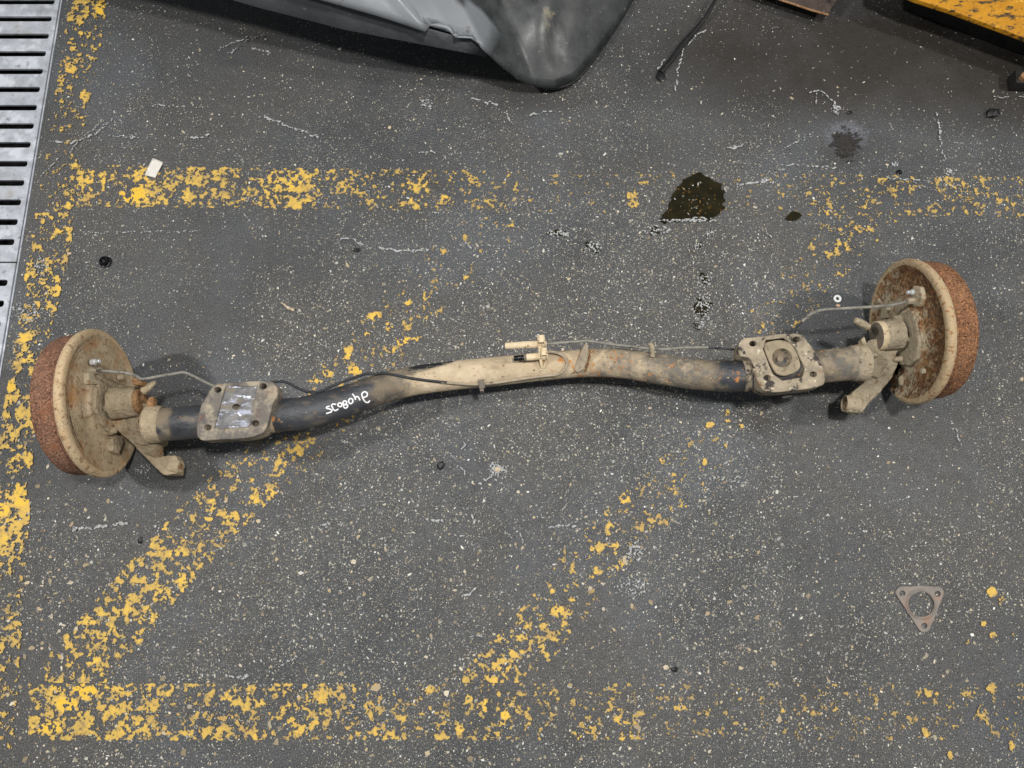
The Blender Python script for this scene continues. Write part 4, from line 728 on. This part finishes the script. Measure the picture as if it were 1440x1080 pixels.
# brake pipes
def pipe(name, pts, r, mat, label=None, n=6):
    o = from_bm(name, tube_bm(catmull([tuple(p) for p in pts], n), r, 12), mat, axle)
    if label: o["label"] = label
    return o
pf = onL(136, 521, .018)
pipe("brake_pipe", [pf, onL(150, 522, .045), P(181, 525, .200), P(192, 529, .192), P(201, 533, .186), P(225, 529, .178), P(249, 525, .170), P(260, 524, .166), P(274, 530, .158), P(288, 537, .150), P(303, 544, .138)], .0026, M_pipe, "grey brake pipe from left backing plate")
pipe("brake_pipe", [P(380, 541, .135), P(385, 537.5, .134), P(398, 536.5, .133), P(408, 540, .131), P(417, 545, .130), P(433, 551, .127), P(447, 551, .128), on_beam(458, 547, .003, .125), P(472, 541, .124), P(490, 534, .122), P(514, 526, .122), on_beam(528, 526, .004, .12), on_beam(541, 527.5, .004, .118), on_beam(576, 532, .003), on_beam(605, 535, .003), on_beam(628, 537, .003)], .0024, M_blackpipe, "black coated brake pipe along the left bend")
pipe("brake_pipe", [on_beam(a, b, .0028) for a, b in ((620, 536.5), (650, 538.5), (670, 539), (695, 537), (720, 533.5), (745, 530), (770, 527))] + [on_beam(783, 525.5, .003), on_beam(791, 521.5, .003), on_beam(796, 515, .0032), on_beam(796.5, 508, .0034), on_beam(792, 502.5, .004), on_beam(785, 500, .006), on_beam(776, 500, .009), on_beam(768, 501, .010)], .0026, M_pipe_dusty, "dusty hairpin brake pipe on top of the beam", 5)
pipe("brake_pipe", [P(769, 483.5, .118), P(797, 481.5, .116), P(825, 479.5, .114), P(842, 481.5, .112), P(859, 484, .112), P(885, 487, .112), P(911, 490, .114), P(936, 491, .118), P(962, 489, .122), P(996, 488.5, .124)], .0026, M_pipe, "grey brake pipe towards the right spring seat")
pipe("brake_pipe", [P(990, 488.5, .124), P(1008, 489.5, .125), P(1025, 491, .126), P(1048, 493, .128)], .0020, M_blackpipe)
pipe("brake_pipe", [P(1112, 469, .145), P(1117, 464, .146), P(1122, 458, .150), P(1130, 450.5, .156)], .0020, M_blackpipe)
pipe("brake_pipe", [P(1128, 452, .155), P(1136, 444.5, .160), P(1147, 438.5, .166), P(1160, 435.5, .172), P(1200, 433, .185), onR(1246, 430, .05), onR(1268, 426, .028), onR(1281, 423, .014)], .0027, M_pipe, "grey brake pipe to right backing plate")
# middle junction: standing tab with two hose ends and nuts
tb = thing  # (alias unused)
pb = P(757, 500, .10)
from_bm("hose_bracket", slab_bm([(755.5, 472, .135), (759.5, 472, .135), (762, 500, .118), (763.5, 517, .102), (761, 518.5, .100), (758, 503, .114)], .016, .0008), M_dust, axle)
jd = (P(800, 482, .118) - P(740, 485.5, .118)).normalized(); jd2 = (P(800, 498, .109) - P(740, 503, .109)).normalized()
hA = P(757, 484, .118); hB = P(759, 501, .111)
hose = from_bm("brake_hose_end", lathe_bm([(-.060, 0), (-.060, .0050), (-.058, .0060), (-.030, .0066), (-.006, .0068), (0, .0060), (0, 0)], hA, jd, 20, wob=.012), M_dust, axle); hose["label"] = "dust caked hose stub, upper"
from_bm("hose_bore", lathe_bm([(-.0606, .0042), (-.0612, 0)], hA, jd, 14), M_redrust, axle)
hose = from_bm("brake_hose_end", lathe_bm([(-.026, 0), (-.026, .0062), (-.022, .0066), (-.005, .0066), (0, .0058), (0, 0)], hB, jd2, 20, wob=.012), M_dust, axle); hose["label"] = "short hose stub with black rubber tip, lower"
from_bm("hose_ferrule", lathe_bm([(-.029, 0), (-.029, .0060), (-.026, .0068), (-.0235, .0062)], hB, jd2, 20), M_greycap, axle)
from_bm("rubber_hose_tip", lathe_bm([(-.047, 0), (-.047, .0046), (-.045, .0052), (-.029, .0052)], hB, jd2, 18), M_blkshiny, axle)
for (c, d, r_) in ((hA, jd, .0074), (hB, jd2, .0070)):
    from_bm("pipe_nut", hex_bm(c + d * .002, c + d * .010, r_), M_dust, axle)
    from_bm("pipe_nut", hex_bm(c + d * .0105, c + d * .015, r_ * .72), M_dust, axle)
for (a, b, z_) in ((761.5, 477, .134), (765, 495, .122)):
    p = P(a, b, z_); from_bm("retaining_clip", box_bm(p, jd, jd.cross(Zv), Zv, .0042, .0056, .004, .0012), M_dust, axle)
# clip on the lower side
pcl = on_beam(677, 536, .004); dcl = (on_beam(700, 535, 0) - on_beam(660, 539, 0)).normalized(); acr = dcl.cross(Zv).normalized()
bm = bmesh.new(); box_bm(pcl + Vector((0, -.003, 0)), dcl, acr, Zv, .0045, .0075, .0022, .0008, bm); box_bm(on_beam(677.5, 545, .002) + Vector((0, -.003, -.002)), dcl, acr, Zv, .0028, .004, .006, .0006, bm)
cl = from_bm("pipe_clip", bm, M_greycap, axle); cl["label"] = "small steel clip holding the pipe"
bm = bmesh.new(); pp = [P(912, 483, .118), P(918, 481.5, .12), P(921, 486, .12), P(921, 494, .116), P(920, 499, .112), P(916, 501, .111), P(912, 499, .112)]
cl = from_bm("pipe_clip", tube_bm(catmull([tuple(P(914, 483.5, .121)), tuple(P(917, 487, .1225)), tuple(P(917.5, 492, .1205)), tuple(P(918, 498, .115)), tuple(P(917, 502, .113))], 4), .0042, 12, flat=.6), M_castR, axle)
cl["label"] = "pinched band clip on the pipe right of middle"
# gusset fin
from_bm("hose_gusset", slab_bm([(823, 482.5, .128), (826.5, 483, .128), (827.5, 495, .12), (825, 508, .104), (821, 519, .098), (812, 524, .092), (808, 520, .094), (812, 505, .102), (818, 492, .116)], .012, .001), M_castR, axle).data.materials[0] = M_beige_fin if 'M_beige_fin' in globals() else M_pipe_dusty
from_bm("weld_bead", tube_bm(catmull([tuple(on_beam(a, b, .001)) for a, b in ((829, 492), (829, 502), (826, 512), (823, 522))], 4), [.002 + .0006 * math.sin(i * 1.7) for i in range(13)], 8), M_rustcap, axle)
from_bm("weld_bead", tube_bm(catmull([tuple(on_beam(a, b, .001)) for a, b in ((757, 516), (762, 520), (766, 512), (767, 506))], 4), .0014, 8), M_dust, axle)

# ------------------------------------------------------------------ bumper cover at the top
bmp = thing("bumper_cover", tuple(P(700, 60)), "scuffed grey plastic car bumper cover with dark rounded corner at the top edge", "bumper")
EDGE = [(-200, -205, .32), (0, -145, .30), (150, -106, .28), (250, -75, .265), (330, -45, .255), (400, -18, .245), (457, -1, .235), (528, 19, .215), (575, 34, .20), (597, 42, .195), (603, 34, .193), (615, 33, .19), (632, 38, .185), (640, 53, .18), (664, 54, .165), (682, 71, .135), (704, 91, .10), (728, 110, .062), (753, 120, .034), (782, 122, .022), (807, 112, .016), (832, 83, .014), (848, 62, .014), (862, 42, .014), (876, 20, .014), (888, -2, .014), (900, -28, .014), (915, -60, .014)]
def i_ok(x): return True
def bump_surface():
    n = len(EDGE); tops = [(-200 + i * 41.0, -360, .40 - .0065 * i) for i in range(n)]
    rows = []; T = [0, .02, .05, .09, .13, .18, .24, .31, .39, .48, .58, .7, .84, 1]
    e2 = []
    for i in range(n - 1):
        for k in range(5): t = k / 5; e2.append(tuple(a + (b - a) * t for a, b in zip(EDGE[i], EDGE[i + 1])) + tuple([tops[i][j] + (tops[i + 1][j] - tops[i][j]) * t for j in range(3)]))
    bm = bmesh.new(); sil = []
    for t in T:
        r = []
        for (ex, ey, ez, tx, ty, tz) in e2:
            f_ = min(1, t / .02); sy_ = float(np.interp(ex, [597, 682], [42, 71])); sz_ = float(np.interp(ex, [597, 682], [.195, .135])); k_ = f_ if 597 < ex < 682 and i_ok(ex) else 0; A = P(ex, ey + (sy_ - ey) * k_, ez + (sz_ - ez) * k_); B = P(tx, ty, tz); bulge = .05 * math.sin(min(1, t * 3) * PI / 2) * (1 if ex < 700 else max(.6, 1 - (ex - 700) / 400)); p = A.lerp(B, t); p.z += bulge * (1 - t * .3)
            q = Q(p); crease = -.016 * math.exp(-((q[0] - 722 + q[1] * .5) / 20) ** 2) - .008 * math.exp(-((q[0] - 783 + q[1] * .12) / 10) ** 2) + .010 * math.exp(-((q[0] - 765 + q[1] * .1) / 16) ** 2) - .006 * math.exp(-((q[0] - 838 + (q[1]) * .3) / 9) ** 2)
            p.z += crease * min(1, max(0, (t - .03) * 8)); r.append(bm.verts.new(p))
        rows.append(r)
    for a, b in zip(rows, rows[1:]):
        for k in range(len(a) - 1): bm.faces.new((a[k], a[k + 1], b[k + 1], b[k]))
    # turned-in edge
    inn = [bm.verts.new(v.co + Vector((0, .012, -.006))) for v in rows[0]]
    for k in range(len(inn) - 1): bm.faces.new((inn[k], inn[k + 1], rows[0][k + 1], rows[0][k]))
    bmesh.ops.recalc_face_normals(bm, faces=bm.faces)
    return bm
M_bump = None
g = G("scuffed_bumper_plastic"); sv = g.attr("silver"); n1 = g.noise(9, 5, .6)
c = g.mix(g.rng(g.noise(25, 5, .65), .35, .65), lin(36, 39, 40), lin(62, 65, 65)); c = g.mix(g.rng(g.math('ADD', g.math('MULTIPLY', n1, .35), sv), .55, .95), c, lin(120, 124, 128))
c = g.mix(g.rng(g.math('ADD', g.noise(60, 5, .7, g.vec(.6, 2, 1, off=3)), g.math('SUBTRACT', g.attr("smear"), 1.0)), .3, .6, 0, .8), c, lin(128, 120, 100))
c = g.mix(g.rng(g.noise(130, 5, .7, g.vec(off=8)), .64, .7, 0, .5), c, lin(150, 150, 146)); c = g.mix(g.rng(g.noise(16, 5, .7, g.vec(off=12)), .6, .7, 0, .6), c, lin(28, 30, 32))
M_bump = g.out(c, g.rng(g.noise(20, 4), .35, .65, .3, .5), 0, g.bump(g.noise(300, 4), .2, .0006), .5)
bm = bump_surface(); me = bpy.data.meshes.new("cover_shell"); bm.to_mesh(me); bm.free()
S_, Sm = [], []
for v in me.vertices:
    x, y = Q(v.co); bx_ = np.interp(y, [-60, 0, 20, 40, 60, 80, 130], [560, 640, 686, 699, 700, 690, 600]); S_.append(float(np.clip((bx_ - x) / np.interp(y, [20, 60], [14, 60]) + .5, 0, 1) * np.interp(y, [40, 95], [1, .55]))); Sm.append(float(max(0, 1 - ((x - 772 + y * .1) / 18) ** 2 - ((y - 28) / 40) ** 2) * 1.2 + .5 * max(0, 1 - ((x - 700) / 50) ** 2 - ((y - 90) / 20) ** 2)))
for nm, A in (("silver", S_), ("smear", Sm)):
    at = me.attributes.new(nm, 'FLOAT', 'POINT'); at.data.foreach_set("value", np.array(A, dtype=np.float32))
shell = link("cover_shell", me, M_bump, bmp); sm = shell.modifiers.new("thickness", 'SOLIDIFY'); sm.thickness = .004; sm.offset = -1
# lower return strip, its shade put into a darker plastic colour
M_return = layered("shaded_return_plastic", lin(62, 64, 67), lin(76, 78, 82), 20, [dict(c=lin(120, 122, 120), s=140, lo=.64, hi=.7, o=.6)], rough=.5)
up_ = [(-200, -208, .312), (0, -148, .292), (250, -78, .257), (400, -20, .237), (457, -3, .227), (528, 16, .207), (597, 38, .187), (640, 50, .172), (664, 52, .158), (684, 68, .132)]
lo_ = [(-200, -150, .22), (0, -92, .21), (250, -25, .175), (362, 8, .168), (425, 24, .163), (487, 40, .158), (550, 52, .150), (612, 64, .142), (650, 71, .132), (684, 78, .116)]
bm = bmesh.new(); r1 = [bm.verts.new(P(*p)) for p in up_]; r2 = [bm.verts.new(P(*p)) for p in lo_]; r3 = [bm.verts.new(P(p[0], p[1], p[2]) + Vector((0, .09, .01))) for p in lo_]
for a, b in ((r1, r2), (r2, r3)):
    for k in range(len(a) - 1): bm.faces.new((a[k], a[k + 1], b[k + 1], b[k]))
bmesh.ops.recalc_face_normals(bm, faces=bm.faces)
o = from_bm("lower_return", bm, M_return, bmp); o["label"] = "dark flat lower strip in shade"; sm = o.modifiers.new("thickness", 'SOLIDIFY'); sm.thickness = .003
# black tube in place of the thin shadow under the edge
bm = tube_bm(catmull([tuple(P(a, b, z)) for a, b, z in [(753, 121, .030), (782, 123.5, .018), (808, 113.5, .013), (834, 84, .011), (863, 43, .011), (889, -1, .011), (912, -50, .011)]], 8), .0032, 10)
from_bm("edge_shadow", bm, M_blk, bmp)
# scratches cut into the corner
bvb_bm = bmesh.new(); bvb_bm.from_mesh(me); bvb = BVHTree.FromBMesh(bvb_bm); bvb_bm.free()
def on_bump(a, b):
    h = bvb.ray_cast(CAM, ray(a, b).normalized()); return h[0] + Vector((0, 0, .0008)) if h[0] is not None else P(a, b, .1)
for L_ in ([(720, 87), (724, 73)], [(737, 56), (744, 65)], [(742, 71), (752, 69)], [(779, 8), (782, 30), (784, 50)], [(799, 90), (806, 80), (811, 75)], [(847, 34), (855, 29), (861, 23)], [(752, 115), (768, 117), (781, 116), (783, 109)]):
    from_bm("deep_scratch", tube_bm([on_bump(a, b) for a, b in catmull(L_, 4)], .0009, 6), M_blk, bmp)

# ------------------------------------------------------------------ yellow steel ramp, plate and cable shadow at the top right
M_yel = layered("chipped_orange_yellow_paint", lin(176, 120, 14), lin(196, 138, 24), 25, [dict(c=lin(58, 48, 34), s=45, lo=.54, hi=.6, st=(.6, 1.6, 1), rot=.35), dict(c=lin(120, 86, 30), s=90, lo=.56, hi=.64), dict(c=lin(214, 168, 60), s=120, lo=.64, hi=.68)], rough=.6, bump=(90, .8, .003))
M_dksteel = layered("dark_oily_steel", lin(26, 25, 25), lin(42, 40, 38), 30, rough=.6)
rp = thing("lift_ramp", tuple(P(1400, 20)), "chipped yellow painted steel lift ramp in the top right corner", "lift ramp")
zt = .10
from_bm("ramp_deck", slab_bm([(1240, -22, zt), (1290, -1, zt), (1340, 15, zt), (1440, 52, zt), (1640, 125, zt), (1800, -60, zt), (1500, -260, zt), (1240, -200, zt)], .012, .002), M_yel, rp)
from_bm("ramp_skirt", slab_bm([(1300, -25, zt - .0125), (1460, 35, zt - .0125), (1660, 105, zt - .0125), (1780, -50, zt - .0125), (1500, -240, zt - .0125), (1290, -190, zt - .0125)], .08, .002), M_dksteel, rp)
ft = thing("rusty_anchor_block", tuple(P(1438, 115)), "small rusty anchor block at the right edge below the yellow ramp", "steel block")
from_bm("block_body", slab_bm([(1428, 98, .03), (1460, 92, .03), (1470, 118, .03), (1430, 116, .03)], .03, .002), M_dksteel, ft)
from_bm("anchor_bolt", hex_bm(P(1438, 110, .030), P(1438, 110, .030) + Vector((0, 0, .008)), .009), M_rustcap, ft)
M_dirtyplate = layered("oily_brown_steel_plate", lin(58, 48, 44), lin(82, 70, 62), 18, [dict(c=lin(120, 100, 80), s=90, lo=.6, hi=.68, o=.7), dict(c=lin(30, 26, 24), s=30, lo=.54, hi=.64)], rough=.45)
pl = thing("steel_plate", tuple(P(1120, 5)), "oily brown steel plate poking in at the top edge beside the ramp", "steel plate")
from_bm("plate_sheet", slab_bm([(1035, -22, .035), (1107, 1, .035), (1140, 13, .035), (1165, 20, .035), (1180, -6, .035), (1200, -60, .035), (1060, -80, .035)], .006, .001), M_dirtyplate, pl)
from_bm("rolled_edge", tube_bm([P(a, b, .036) for a, b in ((1035, -21), (1107, 3), (1140, 14), (1165, 21))], .0022, 8), M_rustcap, pl)
tag(from_bm("cable_shadow", tube_bm(catmull([tuple(P(*p)) for p in [(1040, -60, .03), (1006, 0, .02), (992, 24, .012), (978, 42, .007), (960, 62, .006), (944, 84, .006), (929, 102, .006)]], 8), [.0028 + .0032 * min(1, i / 30) for i in range(49)], 10), M_blk), "dark widening strip as a cable shadow on the asphalt right of the bumper corner", "cable shadow")  # black tube widened to stand in for a cable's soft shadow
def lump(name, px, py, r, mat, label, cat, sx=1, sy=1, h=.6, group=None, seed=0, rot=0):
    rr = random.Random(seed + int(px)); bm = bmesh.new(); bmesh.ops.create_icosphere(bm, subdivisions=2, radius=1); c = P(px, py, 0)
    for v in bm.verts:
        k = 1 + rr.uniform(-.22, .22); x, y = v.co.x * sx, v.co.y * sy; v.co = Vector((c.x + (x * math.cos(rot) - y * math.sin(rot)) * r * k, c.y + (x * math.sin(rot) + y * math.cos(rot)) * r * k, r * h + v.co.z * r * h * k))
    return tag(from_bm(name, bm, mat, smooth=True, angle=25), label, cat, group)
lump("rubber_or_shadow_lump", 929, 108, .010, M_blk, "dark blob at the tip of the cable shadow", "rubber scrap", 1, 1.3, .4)  # black lump as the dark end of that shadow
lump("rubber_or_shadow_lump", 1394, 161, .013, M_blk, "black rubber scrap on the right below the yellow ramp", "rubber scrap", 1.1, .8, .5, rot=.5)
lump("rubber_or_shadow_lump", 502, 352, .0065, M_blk, "small black crumb above the left half of the axle", "rubber scrap", 1.2, .7, .4)
lump("rubber_or_shadow_lump", 620, 655, .008, M_blk, "black crumb below the middle of the axle", "rubber scrap", .9, 1.1, .4)
lump("rubber_or_shadow_lump", 1194, 159, .005, M_blk, "tiny black crumb above the round grease stain", "rubber scrap", 1.2, .8, .4)
lump("rubber_or_shadow_lump", 198, 760, .006, M_blk, "small black crumb left of the lower diagonal yellow line", "rubber scrap", .8, 1.1, .3)
lump("rubber_or_shadow_lump", 948, 941, .006, M_blk, "small dark crumb in the lower right half of the floor", "rubber scrap", 1.1, .8, .4)
for (a, b, r_, lab) in ((700, 660, .0058, "brown stone in the white scuff below the beam"), (1178, 430, .0042, "copper coloured bit just below the white washer"), (936, 938, .005, "pale pebble left of the dark crumb at lower right"), (914, 574, .003, "small beige pebble below the right half of the beam"), (98, 357, .004, "white pebble between the drain and the black plug"), (1247, 232, .003, "pale pebble by the black plug at the upper right")):
    lump("pebble", a, b, r_, M_stonebr if a in (1178,) else M_twig, lab, "pebble", 1.1, .8, .5)

# black plug (left) ------------------------------------------------
def plug(px, py, r, label):
    t = thing("plastic_plug", tuple(P(px, py)), label, "plug", "black plastic plugs"); c = P(px, py, 0)
    ax = Vector((-.28, .25, 1)).normalized()
    from_bm("plug_flange", lathe_bm([(0, 0), (0, r * .9), (r * .12, r), (r * .3, r * .95), (r * .38, r * .75)], c, Vector((0, 0, 1)), 28), M_blkshiny, t)
    from_bm("plug_cup", lathe_bm([(r * .2, r * .74), (r * .75, r * .70), (r * .82, r * .62), (r * .80, r * .52), (r * .45, r * .45), (r * .42, 0)], c, ax, 28), M_blkshiny, t)
    from_bm("plug_stem", lathe_bm([(r * .3, r * .24), (r * .72, r * .22), (r * .8, r * .1), (r * .8, 0)], c, ax, 14), M_blkshiny, t)
plug(149, 369, .0125, "shiny black plastic plug on the floor right of the drain grate")
plug(1264, 243, .0062, "tiny black plug with a pale bit beside it at the upper right")
# white washer, paper, twig, gasket
tag(plate("washer", [tuple((P(1176.5, 421) + Vector((math.cos(t) * .0078, math.sin(t) * .0078, 0))))[:2] for t in [k * 2 * PI / 32 for k in range(32)]], [[tuple((P(1176.5, 421) + Vector((math.cos(t) * .0033, math.sin(t) * .0033, 0))))[:2] for t in [k * 2 * PI / 20 for k in range(20)]]], .0052, .0028, .0006, M_white), "small white washer lying left of the right brake drum", "washer")
bm = bmesh.new(); gr = []
for i in range(7):
    row = []
    for j in range(9):
        u, v = i / 6, j / 8; a = [(214.5, 222), (229.5, 228), (218.5, 250), (203, 246)]
        x = (a[0][0] * (1 - u) + a[1][0] * u) * (1 - v) + (a[3][0] * (1 - u) + a[2][0] * u) * v; y = (a[0][1] * (1 - u) + a[1][1] * u) * (1 - v) + (a[3][1] * (1 - u) + a[2][1] * u) * v
        row.append(bm.verts.new(P(x, y, .0022 + .0018 * math.sin(u * 4 + v * 3) ** 2 + .0022 * (v > .8) * u)))
    gr.append(row)
for i in range(6):
    for j in range(8): bm.faces.new((gr[i][j], gr[i + 1][j], gr[i + 1][j + 1], gr[i][j + 1]))
bmesh.ops.recalc_face_normals(bm, faces=bm.faces)
o = tag(from_bm("paper_scrap", bm, M_paper), "small white paper scrap on the upper yellow line", "paper"); sm = o.modifiers.new("thickness", 'SOLIDIFY'); sm.thickness = .0003
bm = tube_bm([P(396, 425.5, .003), P(399, 428, .003), P(402, 430.5, .0035), P(404.5, 432.5, .004), P(407, 434, .004), P(408.6, 434.6, .003), P(410, 435, .004), P(413, 436, .004), P(414.5, 436.4, .003)], [.0012, .0015, .0018, .003, .0036, .0016, .003, .003, .0006], 8)
tag(from_bm("wood_chip", bm, M_twig), "tiny pale splintered wood chip above the left half of the axle", "wood chip")
gk = thing("exhaust_gasket", tuple(P(1296, 853)), "triangular metal exhaust gasket with three bolt holes at the lower right", "gasket")
CN = [(1268.5, 833, 8.5), (1318.5, 834, 8.8), (1300, 880, 9.2)]
out = []
for k, (cx, cy, r_) in enumerate(CN):
    a0, a1 = ((180 - 25, 270), (-88, 15), (30, 145))[k]
    if k == 0: rngs = [math.radians(150 + i * (262 - 150) / 8) for i in range(9)]
    elif k == 1: rngs = [math.radians(-82 + i * (100) / 8) for i in range(9)]
    else: rngs = [math.radians(22 + i * (128) / 8) for i in range(9)]
    out += [(cx + r_ * math.cos(t), cy + r_ * math.sin(t)) for t in rngs]
    if k == 0: out += [(1280, 825), (1293, 823.6), (1306, 824.4)]
out_ = out
big = ell(1295.5, 850, 18.3, 17.8, 40)
flat_poly("gasket_plate", out_, .003, .0022, M_gasket, gk, .0004, [big, ell(1269, 834.5, 4.2, 4.0, 18), ell(1318.5, 835, 4.2, 4.0, 18), ell(1300, 880, 4.3, 4.0, 18)])
cg = P(1295.5, 850, .003); rg = (P(1313.8, 850, .003) - cg).length
from_bm("sealing_ring", lathe_bm([(-.001, rg - .0002), (.0008, rg + .0002), (.0013, rg + .0014), (.0009, rg + .0030), (-.0002, rg + .0036)], cg, Zv, 48), M_gasket, gk)
print("scene built")
